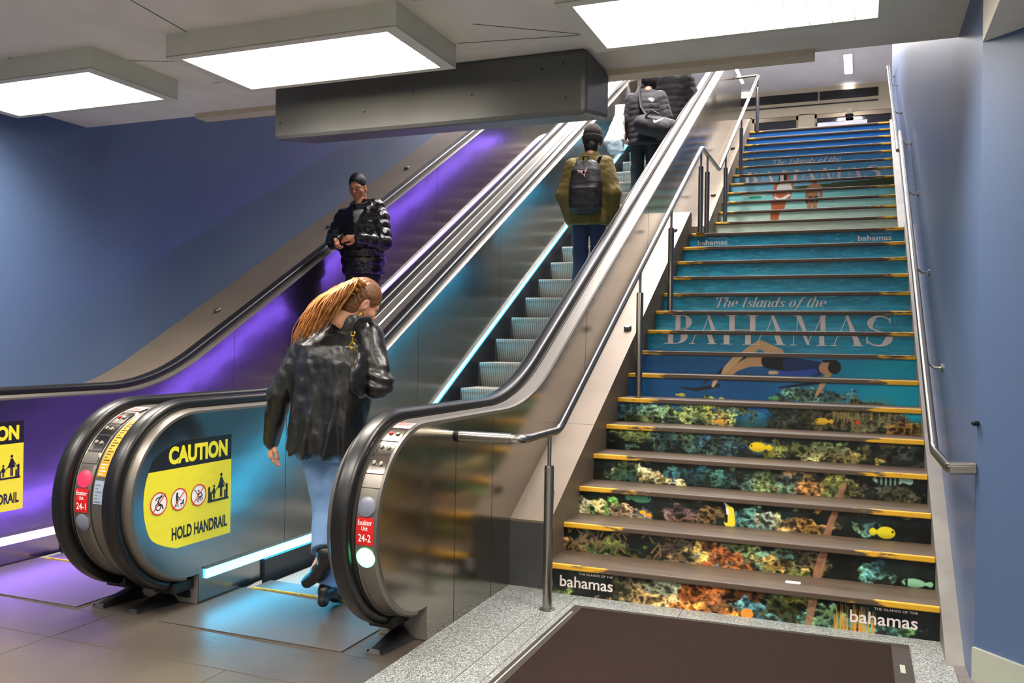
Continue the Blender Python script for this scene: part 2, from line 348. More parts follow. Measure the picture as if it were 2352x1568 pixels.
def sky_picture():
    m = bpy.data.materials.new('lit cloud picture'); m.use_nodes = True; nt = m.node_tree; N = nt.nodes; L = nt.links; bs = N['Principled BSDF']
    tc = N.new('ShaderNodeTexCoord'); mp = N.new('ShaderNodeMapping'); mp.inputs['Scale'].default_value = (1.4, 1, 5); L.new(tc.outputs['Object'], mp.inputs[0]); n = N.new('ShaderNodeTexNoise'); n.inputs['Scale'].default_value = 1.6; n.inputs['Detail'].default_value = 6; L.new(mp.outputs[0], n.inputs[0])
    r = N.new('ShaderNodeValToRGB'); e = r.color_ramp.elements; e[0].color = srgb(70, 90, 190); e[0].position = .35; e[1].color = srgb(235, 215, 245); e[1].position = .7; k = e.new(.52); k.color = srgb(150, 140, 220)
    L.new(n.outputs[0], r.inputs[0]); L.new(r.outputs[0], bs.inputs['Emission Color']); bs.inputs['Emission Strength'].default_value = .5; return m
M['sky_picture'] = sky_picture()
scr = MB(); scr.box(-.98, .12, 21.90, 21.94, 5.3, 6.84); s_o = scr.build('display_screen', 'sky_picture'); tag(s_o, 'lit screen with a violet cloud picture by the upper doors', 'screen')
fr = MB(); fr.box(-1.02, .16, 21.94, 21.99, 5.04, 6.86); fr.build('screen_frame', 'black', s_o)
for i, (x, l) in enumerate(((-.29, 'bright linear lamp on the upper hall ceiling, right of the two seen'), (-2.66, 'bright linear lamp on the upper hall ceiling, above the escalator rail'))):
    t = thing('linear_lamp', l, 'ceiling lamp', (x, 20.3, 7.72), group='linear lamps of the upper hall')
    h = MB(); h.box(x - .09, x + .09, 19.6, 21.0, 7.68, 7.72); h.build('lamp_housing', 'white', t)
    h = MB(); h.box(x - .075, x + .075, 19.63, 20.97, 7.672, 7.682); h.build('diffuser', 'tube_white', t)
    s = MB(); s.box(x - .1, x + .1, 21.93, 21.99, 7.625, 7.67); so = s.build('exit_lamp', 'lens'); tag(so, 'small lit plate high on the back wall beneath %s linear lamp' % ('the right' if i == 0 else 'the left'), 'sign lamp')
cm = thing('camera_dome', 'dark camera dome under the door header of the upper hall', 'security camera', (-.27, 21.9, 6.95))
h = MB(); h.box(-.33, -.21, 21.84, 22.0, 6.98, 7.12); h.build('mount', 'cream', cm)
h = MB(); h.lathe((-.27, 21.88, 6.98), [(.005, -.1), (.06, -.08), (.09, -.03), (.095, 0)], 'z', 20); h.build('dome', 'black', cm, smooth=40)
for x, y in ((-2.4, 6.2), (-1.6, 7.6), (-2.4, 10.0), (-4.5, 13.4), (-2.6, 13.4), (-.7, 13.4), (-4.5, 15.6), (-2.6, 15.6), (-.7, 15.6), (-3.5, 18.5), (-.3, 18.5)):   # unseen shaft lights; nearest and farthest are added to brighten stairs and hall
    l = bpy.data.lights.new('unseen_shaft_light', 'AREA'); l.shape = 'RECTANGLE'; l.size = .6; l.size_y = 1.3; l.energy = HALL_W * (.42 if y < 9 else 1.5 if y < 12 else 1.3 if y < 14 else .7 if y < 16 else 1.1); l.spread = R(84 if y < 12 else 118 if y < 16 else 170); l.color = (1, .95, .93)
    o = bpy.data.objects.new('unseen_shaft_light', l); COL.objects.link(o); o.location = (x, y, 7.66)

# ================================================================== louvred ceiling fittings
def ceiling_lamp(x0, y0, label, master=None):
    t = thing('ceiling_lamp', label, 'ceiling lamp', (x0 + .74, y0 + .35, ZS), group='square louvred ceiling lamps')
    Z0 = ZS - .13; x1, y1 = x0 + 1.48, y0 + .70
    b = MB(); w = .012
    for q in ((x0, x1, y0, y0 + w), (x0, x1, y1 - w, y1), (x0, x0 + w, y0 + w, y1 - w), (x1 - w, x1, y0 + w, y1 - w)): b.box(*q, Z0 + .004, ZS)
    b.build('housing', 'housing', t)
    fx, fy = .075, .045; b = MB()
    for q in ((x0, x1, y0, y0 + fy), (x0, x1, y1 - fy, y1), (x0, x0 + fx, y0 + fy, y1 - fy), (x1 - fx, x1, y0 + fy, y1 - fy)): b.box(*q, Z0 - .004, Z0 + .006)
    b.build('frame', 'housing', t)
    b = MB(); b.box(x0 + fx, x1 - fx, y0 + fy, y1 - fy, Z0 + .012, Z0 + .03); b.build('diffuser', 'lens', t)
    b = MB(); nx, ny = 13, 4
    for i in range(1, nx): x = x0 + fx + i * (1.48 - 2 * fx) / nx; b.box(x - .0015, x + .0015, y0 + fy, y1 - fy, Z0 - .002, Z0 + .008)
    for i in range(1, ny): y = y0 + fy + i * (.70 - 2 * fy) / ny; b.box(x0 + fx, x1 - fx, y - .0015, y + .0015, Z0 - .002, Z0 + .008)
    b.build('louver', 'louver', t)
    l = bpy.data.lights.new('lamp_light', 'AREA'); l.shape = 'RECTANGLE'; l.size = 1.3; l.size_y = .58; l.energy = LAMP_W; l.spread = R(138); l.color = (1, .93, .84)
    o = bpy.data.objects.new('lamp_light', l); COL.objects.link(o); o.parent = t; o.location = (0, 0, -.121)
    return t
for x, lab in ((-5.70, 'leftmost square ceiling lamp with its grid showing'), (-3.66, 'middle square ceiling lamp, over the escalator newel'), (-1.34, 'right square ceiling lamp, over the foot of the stairs')):
    ceiling_lamp(x, 3.83, lab)
for y in (1.5, -1.4):
    for x in (-5.70, -3.66, -1.34): ceiling_lamp(x, y, 'square ceiling lamp behind the viewer')
ceiling_lamp(.62, 1.75, 'square ceiling lamp behind the viewer'); ceiling_lamp(1.15, .35, 'square ceiling lamp behind the viewer')

# ================================================================== escalators
SL = .5625; YK, YT, YE = 5.33, 14.29, 15.7
def zb(y):
    if y <= 4.88: return 0.
    if y < 5.78: return SL * (y - 4.88) ** 2 / 1.8
    if y < 13.69: return SL * (y - YK)
    if y < 14.89: return SL * (13.69 - YK) + SL * ((y - 13.69) - (y - 13.69) ** 2 / 2.4)
    return 5.04
def ypath(y0, y1, d):
    ys = sorted(set([y0, y1] + [round(q, 3) for q in np.arange(4.88, 5.80, .06)] + [round(q, 3) for q in np.arange(13.69, 14.95, .1)])); return [(y, zb(y) + d) for y in ys if y0 <= y <= y1]
NY, NZ = 3.85, .62
def rail_path(d=1.15, y1=YE, a0=262):
    r = d - NZ; P = [(NY + r * math.cos(R(a)), NZ + r * math.sin(R(a))) for a in np.arange(a0, 90, -5)] + ypath(NY, y1, d)
    out = []
    for i, (y, z) in enumerate(P):
        a = P[max(0, i - 1)]; c = P[min(len(P) - 1, i + 1)]; ty, tz = c[0] - a[0], c[1] - a[1]; L = math.hypot(ty, tz); out.append((y, z, -tz / L, ty / L))
    return out
def panel_poly(d, r, zlow=0., y1=YE):
    P = [(3.88, zlow), (3.88, NZ + r * math.sin(R(266)))] + [(NY + r * math.cos(R(a)), NZ + r * math.sin(R(a))) for a in np.arange(266, 90, -4)]
    return P + ypath(NY, y1, d) + [(y1, zlow)]
def rr(x0, x1, n0, n1, k=.016, top=.026):            # handrail section, rounded
    return [(x0 + .008, n0), (x0, n0 + .012), (x0, n1 - top), (x0 + .004, n1 - top * .5), (x0 + .014, n1 - top * .15), (x0 + .03, n1), (x1 - .03, n1), (x1 - .014, n1 - top * .15), (x1 - .004, n1 - top * .5), (x1, n1 - top), (x1, n0 + .012), (x1 - .008, n0)]
RP = rail_path()
def balustrade(t, xi, s, led, outer, seams=()):
    """xi: plane of the inner panel (towards the steps); s=+1 when the unit extends towards +x; outer: outermost x of this half"""
    X = lambda q: xi + s * q
    b = MB(); b.prism(panel_poly(1.07, .45), X(0), X(.12))
    for y in seams: b.prism([(y - .0018, .2 + zb(y)), (y + .0018, .2 + zb(y)), (y + .0018, 1.068 + zb(y)), (y - .0018, 1.068 + zb(y))], X(-.0008), X(.002), 1)
    b.build('inner_panel', ['steel_inner', 'seam'], t)
    h = MB(); h.sweep(RP, [(X(q - .10), n) for q, n in rr(.15, .25, -.052, 0)]); h.build('handrail', 'rubber', t, smooth=50)
    # chrome deck: bead beside the inner panel, the seat of the handrail, then the deck towards the outside
    c = MB(); w = abs(outer - xi)
    c.sweep(RP, [(X(0), -.0795), (X(.004), -.066), (X(.02), -.056), (X(.045), -.052), (X(.155), -.052), (X(.162), -.046), (X(.17), -.052), (X(w - .016), -.053), (X(w - .004), -.062), (X(w), -.0795), (X(w - .003), -.10), (X(.003), -.10)])
    c.build('deck', 'chrome', t, smooth=35)
    k = MB(); k.sweep(RP, [(X(.1635), -.050), (X(.1665), -.050), (X(.1665), -.044), (X(.1635), -.044)]); k.build('deck_gasket', 'black', t)
    # light strip on the inner face
    e = ypath(3.93, 14.6, .135); f = ypath(3.93, 14.6, .188)
    m = MB(); m.prism(e + f[::-1], X(0), X(-.012)); m.build('light_strip', led, t)
    e = ypath(3.92, 14.7, .19); f = ypath(3.92, 14.7, .198); m = MB(); m.prism(e + f[::-1], X(0), X(-.016)); m.build('strip_trim', 'chrome', t)
    e = ypath(3.88, YE, -.25); f = ypath(3.88, YE, .128); m = MB(); m.prism(ypath(4.44, YE, .128) + ypath(4.44, YE, -.25)[::-1], X(.002), X(-.02)); m.build('skirt', 'skirt', t)
    # boot where the handrail enters, and the foot of the newel
    m = MB(); m.box(min(X(.03), X(.17)), max(X(.03), X(.17)), 3.72, 3.89, .088, .150); m.box(min(X(.05), X(.15)), max(X(.05), X(.15)), 3.869, 3.885, .03, .075); m.build('handrail_inlet', 'black', t, bevel=.008)
    m = MB(); m.box(min(X(.004), outer), max(X(.004), outer) - .002, 3.8745, 3.8795, .003, .165); m.build('plinth_plate', 'stringer', t)
def steps(t, x0, x1, y_first, count):
    bx = None
    for k in range(count):
        y = y_first + .4 * k; z = max(0., zb(y + .13)) if y < 14 else min(5.04, zb(y + .13))
        if bx is None or True:
            if bx is None:
                b = MB(); n = 6
                prof = [(0, 0), (.4, 0), (.4, -.03), (.06, -.03)] + [(.055 - .05 * math.sin(math.pi / 2 * i / n), -.23 + (.21) * i / n) for i in range(n + 1)][:-1] + [(-.004, -.03), (-.006, -.012)]
                b.prism([(yy, zz) for yy, zz in prof], x0 + .012, x1 - .012)
                b.box(x0, x0 + .012, 0, .4, -.23, -.001, 1); b.box(x1 - .012, x1, 0, .4, -.23, -.001, 1)
                bx = b.build('step', ['step', 'step_side'], t, local=True); o = bx
            else: o = bx.copy(); COL.objects.link(o); o.parent = t
        o.location = (-t.location.x, y - t.location.y, z - t.location.z)
def landing(t, x0, x1):
    b = MB(); b.box(x0, x1, 3.56, 4.245, .0, .006); b.build('landing_plate', 'plate', t)
    b = MB(); b.box(x0 + .06, x1 - .06, 4.25, 4.42, -.02, .012); b.build('comb_plate', 'plate', t)
    b = MB(); b.box(x0 + .06, x1 - .06, 4.245, 4.256, .0, .014); b.build('yellow_edge', 'yellow_line', t)
    b = MB(); b.box(x0, x1, 4.42, YE, -.55, -.5); 
esc1 = thing('escalator', 'left escalator lit violet, marked 24-1, beside the blue wall', 'escalator', (-4.53, 3.9, 0))
esc2 = thing('escalator', 'right escalator lit cyan, marked 24-2, next to the stairs', 'escalator', (-2.83, 3.9, 0))
balustrade(esc1, -5.10, -1, 'violet_led', -5.34, (4.9, 6.2, 7.9, 10.1, 12.4)); balustrade(esc1, -3.955, 1, 'violet_led', -3.684, (6.2, 9, 12))
balustrade(esc2, -3.41, -1, 'cyan_led', -3.681, (4.66, 6.45, 8.2, 10.2, 12.3)); balustrade(esc2, -2.25, 1, 'cyan_led', -1.98, (6, 9, 12))
steps(esc1, -5.02, -4.035, 4.35, 26); steps(esc2, -3.33, -2.33, 4.315, 26)
landing(esc1, -5.08, -3.97); landing(esc2, -3.39, -2.27)
# outer cladding of the right escalator and of the middle pair's foot
b = MB(); b.prism(panel_poly(1.07, .45), -2.10, -1.98)
for y in (4.19, 4.69): b.prism([(y - .0018, .0), (y + .0018, .0), (y + .0018, 1.06), (y - .0018, 1.06)], -1.98, -1.9792, 1)
for y in (6.5, 8.6, 10.9): b.prism([(y - .002, zb(y) + .55), (y + .002, zb(y) + .55), (y + .06, zb(y) + 1.1), (y + .056, zb(y) + 1.1)], -1.98, -1.9792, 1)
b.build('outer_panel', ['steel_panel', 'seam'], esc2)
b = MB(); b.prism(panel_poly(1.05, .43), -3.84, -3.53); b.build('core_panel', 'steel_dark', esc2)
b = MB(); b.prism([(4.0, .9)] + ypath(4.2, YE, 1.045) + [(YE, 5.6)] + ypath(4.2, YE, .9)[::-1], XW, -5.28); b.prism([(4.2, 0), (4.2, 1.04)] + ypath(4.3, YE, 1.04) + [(YE, 0)], -5.34, -5.28); b.build('wall_deck', 'steel_deck', esc1)
b = MB(); b.prism([(3.9, 0), (3.9, 1.05), (4.4, 1.05), (4.4, 0)], XW, -5.3); b.build('end_panel', 'steel_dark', esc1)
for y in (6.57, 8.40, 10.19, 12.0):
    z = zb(y) + 1.045; b = MB(); b.lathe((0, 0, 0), [(.034, 0), (.034, .022), (.028, .03)], 'z', 18)
    q = Matrix.Rotation(math.atan(SL), 3, 'X'); b.v = [tuple(q @ Vector(p) + Vector((-5.60, y, z))) for p in b.v]; b.build('stop_disc', 'chrome', esc1, smooth=35)
# door-stop shaped floor cover at each newel foot
def wedge(x, label):
    b = MB(); y0, y1 = 3.60, 3.86
    V = [(x - .045, y0, 0), (x + .045, y0, 0), (x + .085, y1, 0), (x - .085, y1, 0), (x - .022, y0 + .02, .02), (x + .022, y0 + .02, .02), (x + .03, y1, .055), (x - .03, y1, .055)]
    b.add(V, [(0, 3, 2, 1), (4, 5, 6, 7), (0, 1, 5, 4), (1, 2, 6, 5), (2, 3, 7, 6), (3, 0, 4, 7)])
    for sx in (-.035, .035): b.lathe((x + sx, y0 + .012, .012), [(.006, -.01), (.006, .006)], 'z', 8)
    o = b.build('floor_cover', 'black', bevel=.008); tag(o, label, 'floor cover', 'black wedge covers at the newel feet')
wedge(-3.86, 'black wedge floor cover under the middle newel, left of the pair'); wedge(-3.62, 'black wedge floor cover under the middle newel, right of the pair'); wedge(-2.12, 'black wedge floor cover at the foot of the right newel')

# ------------------------------------------------------------------ panels, lamps and stickers on the two newels
def newel_fn(xc, ang, r=.4785):                    # local (u across +x, v up along the arc) on the curved deck
    def f(u, v, n=0.):
        a = R(ang) - v / r; q = r + n; return Vector((xc + u, NY + q * math.cos(a), NZ + q * math.sin(a)))
    return f
def grid2d(x0, x1, y0, y1, n=6): 
    V = [(x0 + (x1 - x0) * i, y0 + (y1 - y0) * j / n) for j in range(n + 1) for i in (0, 1)]; return V, [(2 * j, 2 * j + 1, 2 * j + 3, 2 * j + 2) for j in range(n)]
def curved(name, xc, ang, g, m, parent, n=.002):
    f = newel_fn(xc, ang); b = MB(); decal(b, g, lambda u, v: f(u, v, n)); return b.build(name, m, parent)
def lampdisc(name, xc, ang, m, r=.040):
    f = newel_fn(xc, ang); c = f(0, 0); nrm = Vector((0, math.cos(R(ang)), math.sin(R(ang)))); b = MB()
    b.lathe((0, 0, 0), [(r + .006, -.006), (r + .005, .004), (r, .006), (r * .7, .011), (r * .2, .013)], 'z', 28)
    q = Vector((0, 0, 1)).rotation_difference(nrm); b.v = [tuple(q @ Vector(p) + c) for p in b.v]; return b.build(name, m, esc, smooth=60)
for esc, xc, num, lamps in ((esc2, -2.038, '24-2', (('lamp_green', 192.5), ('lamp_off', 165.0))), (esc1, -3.735, '24-1', (('lamp_red', 164.5), ('lamp_off', 192)))):
    for m, a in lamps: tag(lampdisc('signal_lamp', xc, a, m), 'lit green signal lamp' if 'green' in m else 'lit red signal lamp' if 'red' in m else 'unlit grey signal lamp')
    lb = thing('unit_label', 'red sticker reading Escalator Unit %s on the newel' % num, 'label', newel_fn(xc, 178)(0, 0), group='red escalator unit labels')
    curved('sticker', xc, 178, grid2d(-.044, .044, -.062, .062), 'red', lb, .0015)
    curved('lettering', xc, 178, merge2d(fit2d(text2d('Escalator', bold=.01), -.036, .036, .028, .05), fit2d(text2d('Unit', bold=.01), -.016, .016, .004, .023), fit2d(text2d(num, bold=.015), -.032, .032, -.046, -.012)), 'white', lb, .0028)
    p = curved('key_plate', xc, 152, grid2d(-.05, .05, -.022, .022), 'chrome', esc, .003)
    curved('sticker', xc, 106 if esc is esc2 else 103, grid2d(-.05, .05, -.032, .038), 'pink', esc, .002)
    curved('sticker_print', xc, 104, merge2d(*[fit2d(poly2d((0, 0), (1, 0), (1, 1), (0, 1)), -.04, .04, y, y + .004) for y in (-.02, -.01, 0, .01)], disc2d(-.025, .024, .008, 12)), 'redprint', esc, .0032)
    for a, h in ((117, .055), (129, .04), (140.5, .05)):
        p = curved('key_panel', xc, a, grid2d(-.046, .046, -h, h), 'steel_panel', esc, .0015)
        curved('panel_outline', xc, a, merge2d(stroke2d([(-.046, -h), (.046, -h), (.046, h), (-.046, h), (-.046, -h)], .003, False)), 'seam', p, .002)
        for u, v, mm in ((.016, .0, 'chrome'), (-.022, .004, 'red' if a == 117 else 'chrome')):
            f = newel_fn(xc, a); q = Vector((0, 0, 1)).rotation_difference(Vector((0, math.cos(R(a)), math.sin(R(a))))); c = f(u, v, .002); b = MB()
            b.lathe((0, 0, 0), [(.012, 0), (.011, .006), (.004, .009)], 'z', 14); b.v = [tuple(q @ Vector(k) + c) for k in b.v]; b.build('key_switch', mm, p, smooth=40)
for a, h, m in ((136, .145, 'yellow'), (158, .036, 'orange'), (172, .06, 'greysign')):
    st = curved('instruction_sticker', -3.625, a, grid2d(-.03, .034, -h, h, 10), {'yellow': 'orange'}.get(m, m), None, .002); tag(st, {'yellow': 'long yellow instruction sticker up the middle newel', 'orange': 'orange warning sticker on the middle newel', 'greysign': 'grey sticker with a round symbol on the middle newel'}[m], 'sticker', 'instruction stickers on the middle newel')
    k = MB(); f = newel_fn(-3.625, a); vv = np.arange(-h + .012, h - .008, .017)
    for v in vv: decal(k, stroke2d([(-.02, v), (.022 - .012 * (int(v * 1000) % 3), v)], .005, False), lambda u, w: f(u, w, .0035))
    k.build('print', 'blackprint' if m == 'yellow' else 'white' if m == 'orange' else 'lamp_off', st)

# ------------------------------------------------------------------ yellow caution signs on the inner panels
def caution_sign(x, label):
    t = thing('caution_sign', label, 'sign', (x, 3.85, .35), group='yellow caution signs')
    F = lambda n: (lambda u, v: Vector((x + n, u, v)))
    y1, z0, z1, rr_ = 4.135, .352, .930, .388
    def outline(za, zb_):
        L = []
        for z in np.linspace(za, zb_, 18): L.append((NY - math.sqrt(max(0, rr_ ** 2 - (z - .63) ** 2)) + .13 * max(0, (z - .83) / .10) ** 2 + .12 * max(0, (.45 - z) / .098) ** 2, z))
        return [L[0]] + L[1:] + [(y1, zb_), (y1, za)]
    def part(name, g, m, n, par=t): b = MB(); decal(b, g, F(n)); return b.build(name, m, par)
    part('sign_face', poly2d(*outline(z0, .785)), 'yellow', .0012); hd = part('header', poly2d(*outline(.785, z1)), 'blackprint', .0012)
    part('header_lettering', fit2d(text2d('CAUTION', bold=.05), 3.635, 4.10, .808, .905), 'yellow', .0022, hd)
    part('lettering', fit2d(text2d('HOLD HANDRAIL', bold=.035), 3.665, 4.105, .398, .468), 'blackprint', .0022)
    for k, cy in enumerate((3.568, 3.715, 3.865)):
        cz = .615; s = part('prohibition_symbol', disc2d(cy, cz, .060), 'white', .0022); P = lambda *q: [(cy + a * 1.15, cz + c * 1.15) for a, c in q]
        if k == 0: g = merge2d(stroke2d(P((.012, .030), (-.005, .012), (.0, -.008), (.018, -.008), (.026, -.026)), .008), disc2d(cy + .018, cz + .036, .007), ring2d(cy - .004, cz - .016, .015, .021), stroke2d(P((.012, .03), (-.012, .026), (-.02, .016)), .006))
        elif k == 1: g = merge2d(disc2d(cy - .014, cz + .032, .007), stroke2d(P((-.014, .022), (-.014, 0)), .014), stroke2d(P((-.016, 0), (-.02, -.034)), .006), stroke2d(P((-.011, 0), (-.006, -.034)), .006), stroke2d(P((-.012, .018), (.002, .004)), .005), stroke2d(P((.002, .004), (.022, -.014)), .002), stroke2d(P((.012, -.022), (.028, -.02)), .009), stroke2d(P((.012, -.022), (.012, -.034)), .003), stroke2d(P((.028, -.022), (.028, -.034)), .003), disc2d(cy + .032, cz - .012, .006))
        else: g = merge2d(stroke2d(P((-.03, .028), (-.022, .024), (.008, -.016)), .004), stroke2d(P((-.006, .004), (.014, .012), (.026, -.006), (.004, -.012), (-.006, .004)), .006), ring2d(cy - .004, cz - .028, .006, .010), ring2d(cy + .022, cz - .024, .006, .010), stroke2d(P((.022, -.008), (-.004, -.02)), .003), disc2d(cy + .0, cz + .022, .006))
        part('figure', g, 'blackprint', .003, s)
        part('red_ring', merge2d(ring2d(cy, cz, .054, .061), stroke2d(P((-.041, -.041), (.041, .041)), .006, False)), 'redprint', .0036, s)
    P = lambda *q: [(4.0 + a, .59 + c) for a, c in q]
    part('family_symbol', merge2d(disc2d(4.05, .704, .010), poly2d(*P((.042, .100), (.058, .100), (.076, .040), (.024, .040))), stroke2d(P((.045, .04), (.045, -.01)), .009), stroke2d(P((.056, .04), (.056, -.01)), .009), stroke2d(P((.046, .095), (.026, .05), (.006, .03)), .006), stroke2d(P((.056, .095), (.078, .058), (.092, .04)), .006),
        disc2d(3.99, .646, .008), poly2d(*P((-.016, .045), (-.004, .045), (.006, .015), (-.026, .015))), stroke2d(P((-.014, .015), (-.014, -.012)), .006), stroke2d(P((-.006, .015), (-.006, -.012)), .006), stroke2d(P((-.016, .04), (-.032, .016)), .004),
        stroke2d(P((-.05, -.02), (-.05, .05)), .016), stroke2d(P((-.034, -.02), (-.034, .02)), .014), stroke2d(P((.098, -.018), (.098, .052)), .016), stroke2d(P((.082, -.018), (.082, .02)), .012), stroke2d(P((-.058, -.026), (.108, -.026)), .012)), 'blackprint', .0022)
    return t
caution_sign(-3.41, 'yellow and black caution sign reading hold handrail on the middle newel panel')
s2 = caution_sign(-5.10, 'yellow and black caution sign cut by the left edge of the picture')

# ================================================================== staircase
XL, XS, Y0, TR, RI = -1.72, .406, 4.923, .324, .18
st = thing('staircase', 'wide staircase with picture printed risers between the right escalator and the blue wall', 'staircase', (-.657, Y0, 0))
NOS = [(Y0 + TR * i, RI * (i + 1)) for i in range(15)] + [(9.459 + 1.43 + TR * i, 2.7 + RI * (i + 1)) for i in range(13)]
for i, (y, z) in enumerate(NOS):
    d = 1.47 if i == 14 else TR + .03 if i < 27 else .12
    b = MB(); b.box(XL, XS, y + .012, y + d, z - .032, z); tr = b.build('tread', 'tread', st)
    b = MB(); b.box(XL, XS, y - .006, y + .012, z - (.032 if i < 15 else .026), z + .0015); b.build('nosing_strip', 'nosing' if i < 7 else 'nosing_bare', tr, bevel=.006)
def nl(y): return .18 + (y - Y0) * RI / TR
# right hand stringer, sloping to the floor, and the dark block at its foot
b = MB(); b.prism([(4.58, 0), (9.46, nl(9.46) + .02), (10.6, nl(9.46) + .02), (10.75, 2.82), (14.9, 5.1), (14.9, 0)], XS, XR); b.build('right_stringer', 'stringer', st)
b = MB(); b.prism([(4.25, 0), (4.25, .03), (4.585, .005), (4.585, 0)], XS + .03, XR); b.box(XS + .03, XR - .002, 4.20, 4.26, 0, .06); b.build('marble_block', 'marble_dark', st)
# left: sloping steel deck between the escalator cladding and the treads
b = MB(); up_ = lambda y: 2.88 + (y - 10.889) * RI / TR
b.prism([(4.985, 0), (4.985, nl(4.985) + .195), (9.52, nl(9.52) + .215), (9.60, nl(9.52) + .2), (9.60, 0)], -1.98, XL); b.prism([(9.6, 0), (9.6, 2.62), (10.66, 2.62), (10.66, up_(10.66) + .19), (14.85, up_(14.85) + .19), (14.85, 0)], -1.98, XL)
b.build('left_deck', 'steel_deck', st)
for y in (5.20, 7.14, 9.05, 11.6, 13.4):
    z = (nl(y) + .21) if y < 9.6 else up_(y) + .19; b = MB(); b.lathe((0, 0, 0), [(.032, 0), (.032, .022), (.027, .03)], 'z', 18)
    q = Matrix.Rotation(math.atan(RI / TR), 3, 'X'); b.v = [tuple(q @ Vector(p) + Vector((-1.80, y, z))) for p in b.v]; b.build('stop_disc', 'chrome', st, smooth=35)
b = MB(); b.box(-1.9825, XL + .001, 4.983, 4.9855, 0, .395); b.build('deck_end_panel', 'steel_dark', st)
for y in (5.9, 8.0):
    h = nl(y) + .1956 + .02 * (y - 4.985) / 4.535; b = MB(); b.prism([(y, h), (y + .002, h + .0011), (y + .002, h - .02), (y, h - .02)], -1.98, XL); b.build('deck_joint', 'seam', st)
# ------------------------------------------------------------------ printed picture on the risers, painted per riser
_tab = rng.random((64, 256)).astype(np.float32)
def vn(x, y, seed=0):
    x = np.asarray(x, np.float32); y = np.asarray(y, np.float32); xi = np.floor(x).astype(int); yi = np.floor(y).astype(int); fx = x - xi; fy = y - yi
    fx = fx * fx * (3 - 2 * fx); fy = fy * fy * (3 - 2 * fy); h = lambda a, b: _tab[(b * 7 + seed * 13 + (a >> 8)) & 63, (a * 3 + b * 57 + seed * 31) & 255]
    return (h(xi, yi) * (1 - fx) + h(xi + 1, yi) * fx) * (1 - fy) + (h(xi, yi + 1) * (1 - fx) + h(xi + 1, yi + 1) * fx) * fy
def fbm(x, y, seed=0, o=4):
    a = 0; w = .5; t = 0
    for k in range(o): a = a + w * vn(x * 2 ** k, y * 2 ** k, seed + k); t += w; w *= .55
    return a / t
def worley(x, y, seed=0):
    xi = np.floor(x).astype(int); yi = np.floor(y).astype(int); d = np.full(x.shape, 9., np.float32)
    for i in (-1, 0, 1):
        for j in (-1, 0, 1):
            a, b = xi + i, yi + j; px = _tab[(b + seed) & 63, (a * 5 + seed) & 255]; py = _tab[(b * 3 + seed + 7) & 63, (a * 11 + seed) & 255]
            d = np.minimum(d, (a + px - x) ** 2 + (b + py - y) ** 2)
    return np.sqrt(d)
def mixc(C, col, m):
    m = np.clip(m, 0, 1)[..., None]; return C * (1 - m) + np.array(col, np.float32) * m
def seg(s, t, pts, w):                             # signed distance style mask of a tapered polyline
    w = w if isinstance(w, (list, tuple)) else [w] * len(pts); best = np.full(s.shape, 9., np.float32)
    for i in range(len(pts) - 1):
        (x0, y0), (x1, y1) = pts[i], pts[i + 1]; dx, dy = x1 - x0, y1 - y0; h = np.clip(((s - x0) * dx + (t - y0) * dy) / (dx * dx + dy * dy), 0, 1)
        best = np.minimum(best, np.hypot(s - x0 - h * dx, t - y0 - h * dy) - (w[i] + (w[i + 1] - w[i]) * h) / 2)
    return np.clip(.5 - best / .004, 0, 1)
def elm(s, t, c, r, ang=0.):
    ca, sa = math.cos(ang), math.sin(ang); x = (s - c[0]) * ca + (t - c[1]) * sa; y = -(s - c[0]) * sa + (t - c[1]) * ca
    return np.clip((1 - np.hypot(x / r[0], y / r[1])) * min(r) / .004 + .5, 0, 1)
def rocks(C, s, t, cx, cy, rx, ry, col, seed=1, size=26., amt=1.):
    """a heap of coral: lumpy edge, knobbly light and dark grain"""
    env = 1 - np.hypot((s - cx) / (rx * 1.15), (t - cy) / (ry * 1.35)) + (fbm(s * 13, t * 16, seed, 4) - .5) * 2.3
    m = np.clip(env * 4, 0, 1) * amt; k = 1 - worley(s * size * 1.7, t * size * 1.9, seed); rd = 1 - np.abs(fbm(s * 24, t * 30, seed + 9, 4) - .5) * 5
    lump = fbm(s * 9 + 3, t * 14, seed + 21, 3); g = .10 + np.clip(rd, 0, 1) * .62 * (.4 + .8 * lump) + .55 * np.clip(k, 0, 1) * np.clip(lump * 2.4 - .75, 0, 1.2)
    hue = fbm(s * 7, t * 7, seed + 3, 2)[..., None] - .5
    col = np.array(col, np.float32) * (1 + hue * np.array([.6, .25, -.5]))
    return C * (1 - m[..., None]) + np.clip(col * g[..., None] * 1.45, 0, 255) * m[..., None]
def fish(C, s, t, c, l, h, col, facing=-1, stripes=None, tail=True):
    b = elm(s, t, c, (l, h));
    if tail: b = np.maximum(b, seg(s, t, [(c[0] - facing * l * .8, c[1]), (c[0] - facing * l * 1.35, c[1])], [h * .3, h * 1.3]))
    C = mixc(C, col, b); C = mixc(C, [q * .6 for q in col], b * np.clip((c[1] - t) / h, 0, 1) * .6)
    if stripes:
        for k in range(stripes): x = c[0] - l * .6 + 1.2 * l * k / max(1, stripes - 1); C = mixc(C, (16, 20, 24), b * np.clip(1.5 - np.abs(s - x) / (l * .09), 0, 1))
    return mixc(C, (10, 10, 10), elm(s, t, (c[0] + facing * l * .72, c[1] + h * .2), (h * .12 + .002, h * .12 + .002)))
